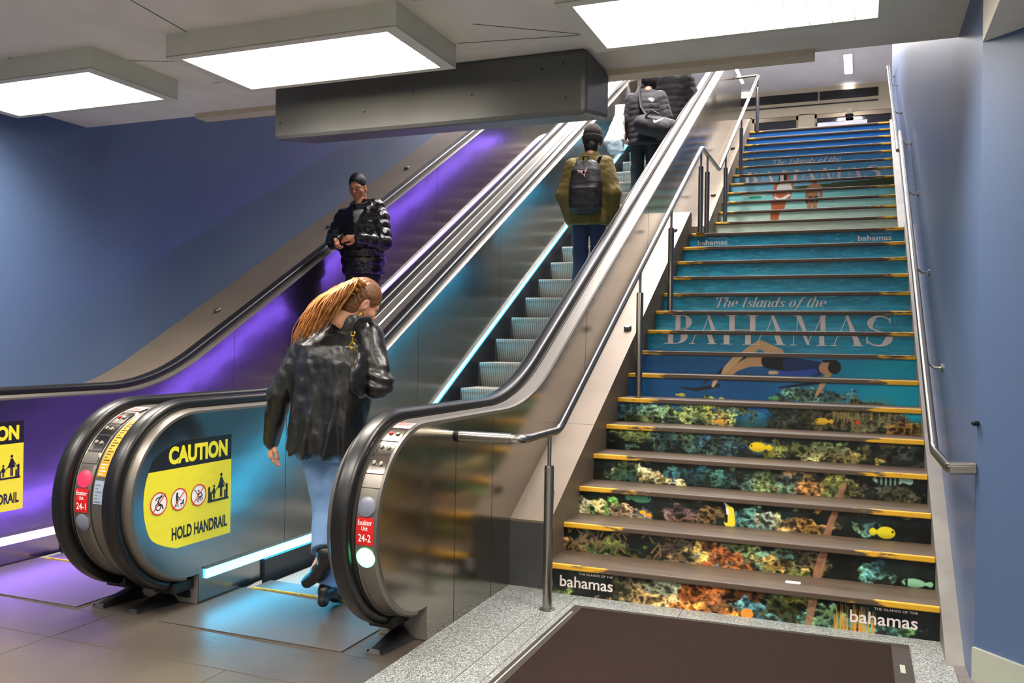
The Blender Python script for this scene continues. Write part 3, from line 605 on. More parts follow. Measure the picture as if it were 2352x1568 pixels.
def paint_low(s, t):
    H = t / .18; n = fbm(s * 5, t * 8, 1); C = np.zeros(s.shape + (3,), np.float32) + np.array((11, 15, 15), np.float32)
    C = mixc(C, (40, 44, 34), np.clip((n - .47) * 5, 0, 1) * .8); C = mixc(C, (22, 40, 40), np.clip((fbm(s * 9, t * 12, 7) - .5) * 6, 0, 1) * .8)
    wat = np.clip((H - 5.15 - (fbm(s * 3, t * 2, 5) - .5) * .8) * 2.2, 0, 1); side = np.clip((s - 1.0) / .9, 0, 1)
    deep = np.array((26, 84, 138), np.float32) * (1 - side[..., None]) + np.array((18, 156, 184), np.float32) * side[..., None]
    C = C * (1 - wat[..., None]) + deep * wat[..., None]
    tq = np.clip((H - 7.6) / 1.2, 0, 1); C = mixc(C, (34, 152, 184), tq)
    C = mixc(C, (20, 112, 156), np.clip((H - 12.3) / 1.5, 0, 1) * .35)
    fr = H - np.floor(H); st_ = fbm(s * 4, t * 60, 11, 4); hi = np.clip((H - 7) / 2, 0, 1)
    C = mixc(C, (110, 205, 228), np.clip((.5 - fr) * 2.2, 0, 1) * np.clip(st_ * 1.6 - .15, 0, 1) * hi * .85)
    C = mixc(C, (18, 120, 150), np.clip((fr - .5) * 2, 0, 1) * hi * .5); C = C * (1 + (fbm(s * 10, t * 55, 21, 4) - .5)[..., None] * .5 * hi[..., None])  # water print, plus the nosing's shade painted in towards each riser's top
    C = mixc(C, (110, 200, 215), np.clip((fbm(s * 14, t * 130, 31, 3) - .66) * 6, 0, 1) * hi * .7)
    glow = elm(s, t, (1.0, .95), (.13, .07)); C = mixc(C, (60, 190, 210), glow * .6 * fbm(s * 9, t * 22, 8))
    # reef, from the top downwards
    for a in ((.05, 1.00, .16, .05, (70, 110, 100), 2), (.36, .98, .22, .075, (150, 190, 140), 3), (.62, .98, .20, .07, (160, 180, 110), 4), (.8, .94, .1, .04, (210, 190, 110), 5),
              (1.40, 1.0, .36, .075, (70, 74, 52), 6), (1.78, .99, .3, .08, (96, 92, 66), 8), (2.02, .94, .16, .06, (190, 140, 70), 9), (1.42, 1.13, .18, .045, (110, 150, 120), 10), (1.2, .93, .1, .05, (60, 70, 56), 33),
              (.22, .86, .32, .06, (84, 104, 72), 11), (.62, .80, .34, .07, (78, 118, 108), 12), (.95, .78, .2, .05, (70, 100, 96), 13), (1.35, .79, .3, .06, (110, 120, 66), 14), (1.6, .76, .2, .04, (190, 184, 120), 15), (1.95, .8, .2, .06, (70, 74, 60), 16),
              (.42, .585, .3, .05, (214, 204, 150), 17), (.20, .62, .12, .05, (70, 100, 70), 18), (.75, .62, .2, .05, (50, 90, 90), 19), (1.25, .60, .24, .06, (96, 124, 104), 20), (1.5, .585, .2, .06, (190, 150, 100), 21), (1.62, .6, .1, .06, (170, 160, 70), 22), (1.9, .57, .2, .04, (80, 86, 72), 23),
              (.10, .395, .13, .045, (200, 204, 164), 24), (.22, .40, .09, .05, (110, 170, 80), 25), (.36, .39, .12, .045, (206, 180, 150), 26), (.85, .40, .12, .07, (150, 124, 84), 27), (.66, .40, .1, .04, (130, 96, 80), 28), (1.12, .42, .1, .06, (80, 130, 130), 29), (1.28, .40, .12, .05, (180, 190, 160), 30), (1.46, .395, .14, .045, (206, 160, 90), 31), (1.78, .42, .06, .03, (110, 160, 150), 32),
              (.12, .22, .26, .06, (150, 120, 78), 34), (.34, .215, .14, .05, (120, 140, 70), 35), (.72, .25, .12, .07, (90, 74, 56), 36), (.92, .22, .14, .06, (190, 170, 110), 37), (1.06, .25, .12, .07, (176, 110, 70), 38), (1.22, .26, .18, .07, (130, 160, 110), 39), (1.34, .215, .14, .05, (214, 180, 96), 40), (1.48, .27, .09, .06, (140, 122, 80), 41), (1.8, .23, .1, .05, (90, 140, 120), 42),
              (.48, .09, .10, .09, (110, 92, 46), 43), (.62, .11, .14, .08, (150, 128, 92), 44), (.78, .10, .16, .09, (160, 176, 160), 45), (.98, .12, .14, .085, (176, 104, 58), 46), (1.1, .1, .14, .07, (150, 96, 60), 47), (1.22, .04, .12, .04, (90, 140, 150), 48), (1.38, .09, .12, .085, (110, 116, 60), 49), (1.56, .05, .09, .05, (130, 190, 170), 50), (1.72, .03, .2, .04, (100, 150, 110), 51), (.05, .02, .08, .03, (120, 140, 80), 52)):
        C = rocks(C, s, t, *a)
    C = rocks(C, s, t, .66, .02, .22, .035, (250, 216, 160), 61); C = rocks(C, s, t, .98, .015, .2, .03, (255, 170, 90), 62)
    C = mixc(C, (246, 150, 50), elm(s, t, (1.17, .02), (.034, .028)))
    for k in range(46):                             # sea grass, anemone arms and bare branches
        x = 1.62 + .2 * _tab[9, k]; C = mixc(C, (236, 150, 50) if k % 2 else (190, 170, 90), seg(s, t, [(x, 0), (x + .012 * (_tab[10, k] - .5), .06 + .08 * _tab[11, k])], [.006, .002]) * .85)
    for k in range(110):
        x = 1.55 + .42 * _tab[12, k]; y = .92 + .14 * _tab[13, k]; C = mixc(C, (150, 132, 80) if k % 3 else (110, 120, 84), seg(s, t, [(x, y), (x + .04 * (_tab[14, k] - .5), y + .05 + .07 * _tab[15, k])], [.006, .002]) * .8)
    for k in range(26):
        x = .02 + .75 * _tab[16, k]; y = .19 + .12 * _tab[17, k]; a = .12 * (_tab[18, k] - .5); C = mixc(C, (120, 96, 64), seg(s, t, [(x, y), (x + a, y + .05), (x + a * 2.2, y + .045 + .06 * _tab[19, k])], [.012, .008, .003]) * (H < 2) * (H > 1))
    C = mixc(C, (158, 112, 84), seg(s, t, [(1.49, 0), (1.526, .217), (1.572, .408), (1.645, .62)], [.035, .05, .04, .032]) * (.55 + .6 * fbm(s * 40, t * 40, 3)))
    for q in ((1.08, .794, .055, .034, (240, 206, 30), -1), (1.487, .967, .045, .024, (226, 180, 40), -1), (1.886, .405, .05, .036, (236, 220, 40), 1), (.779, .93, .04, .022, (232, 176, 70), 1), (.43, 1.10, .03, .014, (220, 200, 90), 1), (1.14, 1.10, .03, .018, (90, 170, 100), 1)): C = fish(C, s, t, q[:2], *q[2:5], facing=q[5])
    C = fish(C, s, t, (1.904, .672), .088, .036, (150, 190, 170), -1, 5); C = fish(C, s, t, (2.02, .206), .06, .024, (150, 210, 170), -1, 1); C = fish(C, s, t, (.42, .49), .065, .03, (70, 140, 110), 1)
    C = mixc(C, (240, 220, 60), seg(s, t, [(.955, .50), (.985, .46), (.985, .385)], [.006, .05, .07])); C = mixc(C, (20, 20, 20), seg(s, t, [(.962, .47), (.962, .39)], [.02, .02])); C = mixc(C, (236, 236, 220), seg(s, t, [(.93, .53), (.965, .49), (.972, .44)], [.004, .012, .018]))
    C = mixc(C, (226, 60, 40), elm(s, t, (1.723, .969), (.014, .014))); C = mixc(C, (240, 180, 40), elm(s, t, (.43, .40), (.022, .013))); C = mixc(C, (240, 160, 40), elm(s, t, (.47, .385), (.022, .013)))
    # the free diver
    for pts, w, c in (([(.868, 1.396), (.697, 1.301), (.60, 1.19)], [.03, .03, .012], (34, 44, 56)), ([(.711, 1.183), (.544, 1.145), (.42, 1.157)], [.03, .03, .008], (36, 46, 60)), ([(1.447, 1.229), (1.17, 1.181)], [.03, .015], (26, 40, 60)),
                      ([(1.103, 1.435), (.952, 1.512), (.845, 1.435), (.725, 1.301), (.672, 1.18)], [.09, .07, .065, .05, .025], (206, 172, 130)), ([(1.088, 1.385), (.902, 1.365), (.80, 1.314), (.735, 1.25)], [.095, .075, .055, .045], (196, 156, 112)),
                      ([(1.06, 1.375), (1.221, 1.352)], [.12, .115], (24, 24, 34)), ([(1.221, 1.352), (1.416, 1.322)], [.115, .12], (28, 48, 96)), ([(1.401, 1.298), (1.238, 1.276), (1.12, 1.284)], [.05, .045, .03], (44, 78, 160)), ([(1.12, 1.285), (1.07, 1.284)], [.026, .03], (210, 170, 130)),
                      ([(1.507, 1.287), (1.463, 1.191), (1.433, 1.135)], [.045, .036, .02], (190, 150, 104))): C = mixc(C, c, seg(s, t, pts, w))
    C = mixc(C, (186, 140, 104), elm(s, t, (1.49, 1.331), (.055, .05))); C = mixc(C, (30, 26, 24), elm(s, t, (1.55, 1.338), (.048, .052))); C = mixc(C, (24, 24, 26), seg(s, t, [(1.47, 1.385), (1.56, 1.385)], .02))
    return C
def paint_up(s, t):
    m = t / .18; C = np.zeros(s.shape + (3,), np.float32)
    stops = ((0, (186, 204, 178)), (1.6, (190, 212, 192)), (2.8, (176, 214, 198)), (4.0, (140, 208, 202)), (5.1, (104, 200, 206)), (5.45, (120, 190, 214)), (6.5, (110, 180, 216)), (8, (84, 168, 220)), (9, (64, 146, 212)), (10, (36, 110, 186)), (12, (24, 88, 158)), (13, (22, 78, 136)))
    for k in range(3): C[..., k] = np.interp(m, [q[0] for q in stops], [q[1][k] for q in stops])
    C = C * (1 + (fbm(s * 7, t * 40, 4) - .5)[..., None] * .16); C = mixc(C, (220, 226, 214), np.clip((fbm(s * 5, t * 30, 6) - .6) * 4, 0, 1) * (m < 3.2) * .6)
    hill = (1.0 + .045 * np.clip((s - 1.0) / 1.0, 0, 1) + .012 * fbm(s * 14, s * 0 + 2, 3)); C = mixc(C, (58, 78, 44), ((t > .93) & (t < hill) & (s > .78)) * 1.0 * np.clip((s - .78) * 6, 0, 1))
    C = mixc(C, (196, 220, 206), elm(s, t, (.37, .86), (.17, .05)) * .8); C = mixc(C, (36, 150, 110), elm(s, t, (.39, .82), (.09, .018)))
    for pts, w, c in (([(.72, 1.02), (.735, .86)], [.17, .14], (186, 112, 72)), ([(.735, .84), (.73, .74)], [.15, .20], (190, 110, 66)), ([(.725, .74), (.715, .62)], [.20, .17], (180, 98, 58)), ([(.715, .62), (.70, .40)], [.15, .09], (176, 96, 56)),
                      ([(.63, 1.05), (.62, .90), (.64, .80)], [.05, .045, .035], (184, 108, 70)), ([(.83, 1.05), (.85, .90), (.83, .78)], [.045, .04, .03], (184, 108, 70)),
                      ([(.70, 1.04), (.79, 1.04)], [.10, .08], (232, 236, 236)), ([(.69, .98), (.80, .98)], [.10, .09], (226, 232, 232)), ([(.64, .81), (.72, .765), (.83, .83)], [.02, .05, .03], (236, 236, 232)),
                      ([(1.10, .96), (1.17, .96)], [.12, .12], (170, 126, 88)), ([(1.135, .96), (1.135, .80)], [.15, .12], (172, 124, 84)), ([(1.07, .98), (1.055, .80), (1.06, .74)], [.045, .04, .03], (160, 112, 76)), ([(1.21, .98), (1.235, .82), (1.225, .74)], [.045, .04, .03], (160, 112, 76)),
                      ([(1.10, .76), (1.10, .68)], [.08, .08], (34, 30, 38)), ([(1.17, .76), (1.17, .68)], [.08, .08], (34, 30, 38)), ([(1.105, .66), (1.105, .60)], [.055, .05], (176, 130, 92)), ([(1.17, .66), (1.17, .60)], [.055, .05], (176, 130, 92))): C = mixc(C, c, seg(s, t, pts, w))
    C = mixc(C, (192, 120, 82), elm(s, t, (.745, 1.16), (.05, .075))); C = mixc(C, (40, 28, 24), elm(s, t, (.70, 1.17), (.05, .10))); C = mixc(C, (40, 28, 24), seg(s, t, [(.68, 1.2), (.66, 1.06)], [.08, .05]))
    C = mixc(C, (150, 106, 74), elm(s, t, (1.138, 1.075), (.038, .055))); C = mixc(C, (44, 34, 28), elm(s, t, (1.138, 1.11), (.04, .03)))
    return C
def lin(C):
    c = np.clip(C, 0, 255) / 255.; return np.where(c <= .04045, c / 12.92, ((c + .055) / 1.055) ** 2.4)
def letters():                                      # high contrast capitals, drawn from their own outlines, in unit height
    def S(x0, x1, y0, y1): return poly2d((x0, y0), (x1, y0), (x1, y1), (x0, y1))
    def serif(x, y, w): return S(x - w, x + w, y - .012, y + .012)
    def arc(cx, cy, rx, ry, a0, a1, wf, n=26):
        V = []; F = []
        for i in range(n + 1):
            a = R(a0 + (a1 - a0) * i / n); w = wf(i / n); V += [(cx + (rx) * math.cos(a), cy + (ry) * math.sin(a)), (cx + (rx - w) * math.cos(a), cy + (ry - w * .45) * math.sin(a))]
        return V, [(2 * i, 2 * i + 1, 2 * i + 3, 2 * i + 2) for i in range(n)]
    B = merge2d(S(.10, .24, 0, 1), serif(.13, .988, .13), serif(.13, .012, .13), arc(.30, .755, .26, .245, 90, -90, lambda q: .02 + .15 * math.sin(math.pi * q)), S(.22, .31, .976, 1), S(.22, .31, .51, .532), arc(.30, .26, .34, .26, 90, -90, lambda q: .02 + .17 * math.sin(math.pi * q)), S(.22, .31, 0, .024))
    A = merge2d(stroke2d([(.08, 0), (.42, 1)], .026, False), poly2d((.36, 1.0), (.44, 1.0), (.82, 0), (.64, 0)), serif(.08, .012, .09), serif(.72, .012, .15), S(.20, .60, .30, .322))
    Hh = merge2d(S(.10, .24, 0, 1), S(.62, .76, 0, 1), serif(.17, .988, .14), serif(.17, .012, .14), serif(.69, .988, .14), serif(.69, .012, .14), S(.2, .66, .50, .522))
    Mm = merge2d(stroke2d([(.10, 0), (.14, 1)], .026, False), poly2d((.08, 1), (.24, 1), (.56, .02), (.48, .02)), stroke2d([(.50, .03), (.84, 1)], .026, False), poly2d((.80, 1), (.94, 1), (.97, 0), (.83, 0)), serif(.10, .012, .09), serif(.90, .012, .15), serif(.88, .988, .10), serif(.12, .988, .09))
    Ss = merge2d(arc(.30, .75, .26, .25, 20, 270, lambda q: .03 + .13 * math.sin(math.pi * min(1, q * 1.0)) ** 1.5), arc(.30, .25, .28, .25, 90, -160, lambda q: .03 + .15 * math.sin(math.pi * q) ** 1.5), poly2d((.12, .60), (.30, .52), (.50, .42), (.46, .34), (.26, .47), (.08, .62)), S(.53, .56, .74, .92), S(.02, .05, .08, .30))
    return dict(B=B, A=A, H=Hh, M=Mm, S=Ss)
LET = letters()
def bahamas(t0, t1):
    return merge2d(*[fit2d(LET[c], a, b, t0, t1) for c, a, b in zip('BAHAMAS', (.15, .364, .633, .905, 1.196, 1.508, 1.779), (.352, .600, .905, 1.160, 1.485, 1.760, 1.972))])
def pen(txt):                                       # slanted roman drawn with a broad pen: thick downstrokes, hairline joins
    E = lambda cx, cy, rx, ry, a0=90, a1=450, n=18: [(cx + rx * math.cos(R(a0 + (a1 - a0) * i / n)), cy + ry * math.sin(R(a0 + (a1 - a0) * i / n))) for i in range(n + 1)]
    arch = [(.06, .34), (.12, .44), (.20, .49), (.28, .45), (.31, .36), (.31, .08), (.35, .01), (.40, .05)]
    G = {'T': ([[(0, .75), (.52, .75)], [(0, .75), (0, .66)], [(.52, .75), (.52, .66)], [(.26, .75), (.26, 0)], [(.17, 0), (.35, 0)]], .60), 'h': ([[(0, .74), (.06, .75), (.06, 0)], arch], .46), 'n': ([[(0, .46), (.06, .48), (.06, 0)], arch], .46),
         'e': ([[(.05, .24), (.30, .29)] + E(.175, .27, .13, .22, 5, 300)], .40), 'I': ([[(.12, .75), (.12, 0)], [(.02, .75), (.22, .75)], [(.02, 0), (.22, 0)]], .32), 's': ([[(.26, .40), (.18, .48), (.07, .43), (.07, .34), (.17, .25), (.26, .16), (.24, .05), (.14, 0), (.03, .08)]], .34),
         'l': ([[(0, .74), (.07, .75), (.07, .06), (.12, 0), (.16, .04)]], .22), 'a': ([E(.17, .24, .13, .24), [(.31, .48), (.31, .07), (.35, 0), (.40, .05)]], .46), 'd': ([E(.17, .24, .13, .24), [(.25, .74), (.31, .75), (.31, .07), (.35, 0), (.40, .05)]], .46),
         'o': ([E(.18, .24, .14, .24)], .42), 'f': ([[(.34, .70), (.29, .76), (.22, .68), (.16, .30), (.11, -.08), (.04, -.20), (-.05, -.17)], [(.05, .46), (.30, .46)]], .34), 't': ([[(.12, .64), (.09, .30), (.10, .06), (.16, 0), (.23, .06)], [(.0, .47), (.23, .47)]], .30), ' ': ([], .26)}
    gs = []; x = 0
    for c in txt:
        for st_ in G[c][0]:
            P = [(x + a + .30 * b, b) for a, b in st_]; A = []
            for i in range(len(P)):
                p, q = P[max(0, i - 1)], P[min(len(P) - 1, i + 1)]; d = math.hypot(q[0] - p[0], q[1] - p[1]) or 1; A.append(.020 + .085 * abs((q[1] - p[1]) / d) ** 2.2)
            gs.append(stroke2d(P, A))
        x += G[c][1]
    return merge2d(*gs)
def islands(x0, x1, t0, t1): return fit2d(pen('The Islands of the'), x0, x1, t0, t1)
def logo(x0, x1, t0, t1):
    h = t1 - t0; return (fit2d(text2d('bahamas', bold=.012), x0, x1, t0, t0 + h * .72), fit2d(text2d('THE ISLANDS OF THE'), x0 + (x1 - x0) * .36, x1, t0 + h * .86, t1))
for i, (y, z) in enumerate(NOS):
    if i == 15: continue                            # the first riser of the upper flight, hidden by the landing
    n = i + 1; low = n <= 15; yr = y + .012
    nx, nz = (620, 46) if n <= 3 else (560, 40) if n <= 9 else (260, 22)
    s, t = np.meshgrid(np.linspace(0, XS - XL, nx + 1), np.linspace(0.0, .1475, nz + 1)); t = t + (z - .18 - (0 if low else 2.7))
    C = paint_low(s, t) if low else paint_up(s, t); C4 = np.concatenate([lin(C), np.ones(s.shape + (1,))], -1).astype(np.float32)
    V = np.stack([s + XL, np.full(s.shape, yr), t + (0 if low else 2.7)], -1).reshape(-1, 3) - np.array(st.location)
    I = np.arange((nz + 1) * (nx + 1)).reshape(nz + 1, nx + 1); F = np.stack([I[:-1, :-1], I[:-1, 1:], I[1:, 1:], I[1:, :-1]], -1).reshape(-1, 4)
    o = np_obj('riser', V, F, 'print', st, smooth=False); o['label'] = 'riser printed with ' + ('a coral reef and fish' if n <= 6 else 'a free diver in blue water' if n <= 8 else 'turquoise water' if n <= 15 else 'a couple wading in shallow sea' if n <= 23 else 'deep blue sky')
    a = o.data.color_attributes.new('Col', 'FLOAT_COLOR', 'POINT'); a.data.foreach_set('color', C4.ravel())
    gs = []
    if n == 1: gs = [(g, 'letter') for x in (.085, 1.698) for g in logo(x, x + .325, .045, .137)]
    if n in (9, 10): gs = [(clip2d(bahamas(1.505, 1.765), z - .18 + .001, z - .034), 'letter')]
    if n == 11: gs = [(islands(.491, 1.452, 1.825, 1.942), 'letter')]
    if n == 15: gs = [(g, 'letter') for x in (.09, 1.70) for g in logo(x, x + .315, 2.575, 2.65)]
    if n in (22, 23): gs = [(clip2d(bahamas(1.10, 1.355), z - 2.7 - .18 + .001, z - 2.7 - .034), 'letter')]
    if n == 24: gs = [(islands(.494, 1.45, 1.49, 1.585), 'letter')]
    for g, mm in gs:
        b = MB(); decal(b, g, lambda u, v: Vector((XL + u, yr - .0012, v + (0 if low else 2.7)))); b.build('lettering', mm, o)
litter = MB(); litter.box(-.36, -.28, 5.06, 5.10, .18, .184); tag(litter.build('paper_scrap', 'white'), 'small white scrap of paper lying on the first stair tread', 'litter')

# ------------------------------------------------------------------ handrails
def arcpts(a, b, c, r=.06, n=5):                    # rounded corner a-b-c
    a, b, c = Vector(a), Vector(b), Vector(c); p = b + (a - b).normalized() * r; q = b + (c - b).normalized() * r
    return [p * (1 - k) ** 2 + b * 2 * k * (1 - k) + q * k * k for k in [i / n for i in range(n + 1)]]
def pipe(pts, r): 
    P = [Vector(pts[0])]
    for i in range(1, len(pts) - 1): P += arcpts(pts[i - 1], pts[i], pts[i + 1])
    return P + [Vector(pts[-1])], r
XH = -1.60
hr = thing('stair_handrail', 'stainless handrail on posts up the left side of the stairs', 'handrail', (XH, 4.6, 0))
b = MB(); zl = .99
P, r = pipe([(-1.93, 4.205, zl), (XH, 4.205, zl), (XH, 4.76, zl), (XH, 9.47, 3.63), (XH, 10.72, 3.63), (XH, 14.85, 5.98), (-1.97, 14.9, 5.98)], .024); b.tube(P, r, 16); b.build('rail', 'steel_tube', hr, smooth=40)
b = MB(); b.tube([(-1.98, 4.205, zl), (-1.67, 4.205, zl)], .029, 18); b.build('rail_sleeve', 'steel_tube', hr, smooth=40)
b = MB(); b.tube([(-1.9795, 4.205, zl), (-1.965, 4.205, zl)], .031, 18); b.build('wall_washer', 'black', hr, smooth=40)
for y, z0, zt in ((4.61, 0, .985), (6.72, 1.08, 2.08), (7.90, 1.80, 2.74), (9.44, 2.70, 3.60), (9.86, 2.7, 3.62), (11.28, 3.06, 3.94), (12.78, 3.78 + .18, 4.80), (14.8, 5.04, 5.94)):
    b = MB(); b.lathe((XH, y, z0), [(.027, 0), (.027, zt - z0 - .19), (.024, zt - z0 - .18)], 'z', 18); po = b.build('post', 'steel_tube', hr, smooth=40)
    b = MB(); b.lathe((XH, y, z0), [(.011, zt - z0 - .19), (.011, zt - z0 + .01)], 'z', 12); b.build('post_pin', 'steel_tube', po, smooth=40)
    b = MB(); b.lathe((XH, y, z0), [(.045, .0005), (.045, .004), (.03, .008)], 'z', 18); b.build('post_foot', 'steel_dark', po, smooth=40)
XQ = .38
wh = thing('wall_handrail', 'lower stainless wall handrail on the blue wall, ending in a return by the tiles', 'handrail', (XQ, 4.3, .9), group='wall handrails on the right')
b = MB(); P, r = pipe([(XR - .003, 4.285, .972), (XQ, 4.285, .965), (XQ, 5.10, .955), (XQ, 10.1, 3.79)], .023); b.tube(P, r, 16); b.build('rail', 'steel_tube', wh, smooth=40)
b = MB(); b.tube([(XR - .002, 4.285, .972), (XQ + .0, 4.285, .966)], .028, 18); b.build('rail_sleeve', 'steel_tube', wh, smooth=40)
wh2 = thing('wall_handrail', 'upper stainless wall handrail on the blue wall beside the upper flight', 'handrail', (XQ, 10.6, 3.6), group='wall handrails on the right')
b = MB(); P, r = pipe([(XQ, 10.58, 3.70), (XQ, 15.1, 6.0), (XQ, 15.8, 6.02)], .023); b.tube(P, r, 16); b.build('rail', 'steel_tube', wh2, smooth=40)
for par, y, z in ((wh, 4.9, .955), (wh, 5.95, 1.437), (wh, 7.15, 2.118), (wh, 8.6, 2.94), (wh, 9.9, 3.677), (wh2, 11.0, 3.914), (wh2, 12.4, 4.626), (wh2, 14.0, 5.44), (wh2, 15.5, 6.01)):
    b = MB(); b.tube([(XR, y, z - .06), (XR - .05, y, z - .06), (XQ + .02, y, z - .03), (XQ, y, z - .012)], .008, 8); bk = b.build('bracket', 'steel_tube', par, smooth=40)
    b = MB(); b.lathe((XR - .012, y, z - .06), [(.026, 0), (.026, .0115)], 'x', 18); b.build('bracket_plate', 'steel_tube', bk, smooth=40)
b = MB(); b.lathe((0, 0, 0), [(.012, 0), (.012, .02), (.007, .03)], 'z', 10); q = Vector((0, 0, 1)).rotation_difference(Vector((-.7287, -.6848, 0))); b.v = [tuple(q @ Vector(p) + Vector((XR + .001, 4.268, 1.17))) for p in b.v]; tag(b.build('wall_peg', 'black'), 'tiny dark peg on the edge of the splayed blue wall', 'peg')

# ------------------------------------------------------------------ mat
mt = thing('door_mat', 'large brown carpet mat lying at the foot of the stairs', 'mat', (-.6, 3.6, 0))
b = MB(); b.add([(-1.40, 2.2, .004), (.17, 2.2, .004), (.17, 4.74, .004), (-1.42, 4.68, .004), (-1.40, 2.2, .013), (.17, 2.2, .013), (.17, 4.74, .013), (-1.42, 4.68, .013)], [(0, 1, 2, 3), (4, 5, 6, 7), (0, 1, 5, 4), (1, 2, 6, 5), (2, 3, 7, 6), (3, 0, 4, 7)]); b.build('carpet', 'mat', mt)
b = MB(); b.prism_z([(-1.48, 2.1), (-1.40, 2.1), (-1.42, 4.68), (.17, 4.74), (.17, 2.1), (.26, 2.1), (.255, 4.785), (-1.475, 4.725)], 0, .009); b.build('border', 'mat_edge', mt)
b = MB(); b.prism_z([(-1.452, 2.3), (-1.444, 2.3), (-1.447, 4.6), (-1.455, 4.6)], .009, .0105); b.prism_z([(.20, 4.36), (.222, 4.36), (.222, 4.47), (.20, 4.47)], .009, .0105); b.build('worn_mark', 'tile', mt)
# ================================================================== people: bodies and clothes grown as smooth distance fields
def surface_nets(f, lo, hi, res):
    lo = np.array(lo, np.float32); hi = np.array(hi, np.float32); n = np.ceil((hi - lo) / res).astype(int) + 1
    ax = [lo[k] + res * np.arange(n[k], dtype=np.float32) for k in range(3)]; P = np.meshgrid(*ax, indexing='ij'); D = np.asarray(f(P), np.float32); S = D < 0
    c = [S[i:n[0] - 1 + i, j:n[1] - 1 + j, k:n[2] - 1 + k] for i in (0, 1) for j in (0, 1) for k in (0, 1)]
    cnt = sum(q.astype(np.int8) for q in c); act = (cnt > 0) & (cnt < 8); idx = np.full(act.shape, -1, np.int64); cells = np.argwhere(act); idx[act] = np.arange(len(cells))
    acc = np.zeros((len(cells), 3), np.float32); num = np.zeros(len(cells), np.float32)
    corners = [(i, j, k) for i in (0, 1) for j in (0, 1) for k in (0, 1)]
    dv = [D[cells[:, 0] + i, cells[:, 1] + j, cells[:, 2] + k] for i, j, k in corners]
    for a in range(8):
        for b in range(a + 1, 8):
            A, B = corners[a], corners[b]
            if sum(abs(p - q) for p, q in zip(A, B)) != 1: continue
            m = (dv[a] < 0) != (dv[b] < 0); t = np.where(m, dv[a] / np.where(dv[a] == dv[b], 1, dv[a] - dv[b]), 0)
            for k in range(3): acc[:, k] += np.where(m, A[k] + (B[k] - A[k]) * t, 0)
            num += m
    V = lo + (cells + acc / num[:, None]) * res; Fs = []
    for d in range(3):
        e, g = [(1, 2), (2, 0), (0, 1)][d]; sl = [slice(0, n[k]) for k in range(3)]; s0 = list(sl); s1 = list(sl); s0[d] = slice(0, n[d] - 1); s1[d] = slice(1, n[d])
        a, b = S[tuple(s0)], S[tuple(s1)]; ch = a != b; q = np.argwhere(ch); q = q[(q[:, e] > 0) & (q[:, g] > 0) & (q[:, e] < n[e] - 1) & (q[:, g] < n[g] - 1)]
        if not len(q): continue
        fl = a[q[:, 0], q[:, 1], q[:, 2]]; ids = []
        for oe, og in ((-1, -1), (0, -1), (0, 0), (-1, 0)):
            r = q.copy(); r[:, e] += oe; r[:, g] += og; ids.append(idx[r[:, 0], r[:, 1], r[:, 2]])
        quad = np.stack(ids, 1); quad[~fl] = quad[~fl][:, ::-1]; Fs.append(quad[(quad >= 0).all(1)])
    return V, np.concatenate(Fs)
def smin(a, b, k=.03):
    h = np.clip(.5 + .5 * (b - a) / k, 0, 1); return b + (a - b) * h - k * h * (1 - h)
def cap(P, a, b, ra, rb, quilt=None, sx=1., sy=1.):
    a = np.array(a, np.float32); b = np.array(b, np.float32); v = b - a; L2 = float((v * v).sum()); X = [P[k] - a[k] for k in range(3)]
    h = np.clip((X[0] * v[0] + X[1] * v[1] + X[2] * v[2]) / L2, 0, 1); dx, dy, dz = (X[k] - v[k] * h for k in range(3)); r = ra + (rb - ra) * h
    if quilt: r = r + quilt[1] * (np.abs(np.sin(math.pi * h * math.sqrt(L2) / quilt[0])) ** .6 - .7)
    return np.sqrt((dx / sx) ** 2 + (dy / sy) ** 2 + dz ** 2) - r
def chain(P, pts, rs, k=.02, **q):
    d = None
    for i in range(len(pts) - 1):
        e = cap(P, pts[i], pts[i + 1], rs[i], rs[i + 1], **q); d = e if d is None else smin(d, e, k)
    return d
def ell(P, c, r, Rm=None):
    X = [P[k] - c[k] for k in range(3)]
    if Rm is not None: X = [Rm[0][k] * X[0] + Rm[1][k] * X[1] + Rm[2][k] * X[2] for k in range(3)]
    q = np.sqrt((X[0] / r[0]) ** 2 + (X[1] / r[1]) ** 2 + (X[2] / r[2]) ** 2); return (q - 1) * min(r)
def loft(P, secs, quilt=None, k=3.0, pw=2.3):      # secs: (z, cx, cy, halfwidth, halfdepth), ascending z
    A = np.array(secs, np.float32); z = P[2]; zs = A[:, 0]; cx, cy, w, d = (np.interp(z, zs, A[:, i]).astype(np.float32) for i in (1, 2, 3, 4))
    if quilt:
        b = quilt[1] * (np.abs(np.sin(math.pi * (z - zs[0]) / quilt[0])) ** .6 - .7); w = w + b; d = d + b
    q = (np.abs((P[0] - cx) / w) ** pw + np.abs((P[1] - cy) / d) ** pw) ** (1 / pw); e = (q - 1) * np.minimum(w, d)
    return np.maximum(e, np.maximum(z - zs[-1], zs[0] - z))
def wob(P, sc, amp, seed=1, st=(1, 1, 1)):
    return amp * (fbm(P[0] * sc * st[0] + P[1] * sc * st[1] * .7, P[2] * sc * st[2] + P[1] * sc * st[1] * .6, seed, 3) - .5) * 2
def bounds(pts, pad):
    a = np.array(pts, float); return a.min(0) - pad, a.max(0) + pad
def rot(yaw=0, pitch=0, roll=0): return Matrix.Rotation(R(yaw), 3, 'Z') @ Matrix.Rotation(R(pitch), 3, 'X') @ Matrix.Rotation(R(roll), 3, 'Y')
def join(parts):
    V = []; F = []; k = 0
    for v, f in parts: V.append(v); F.append(f + k); k += len(v)
    return np.concatenate(V), np.concatenate(F)
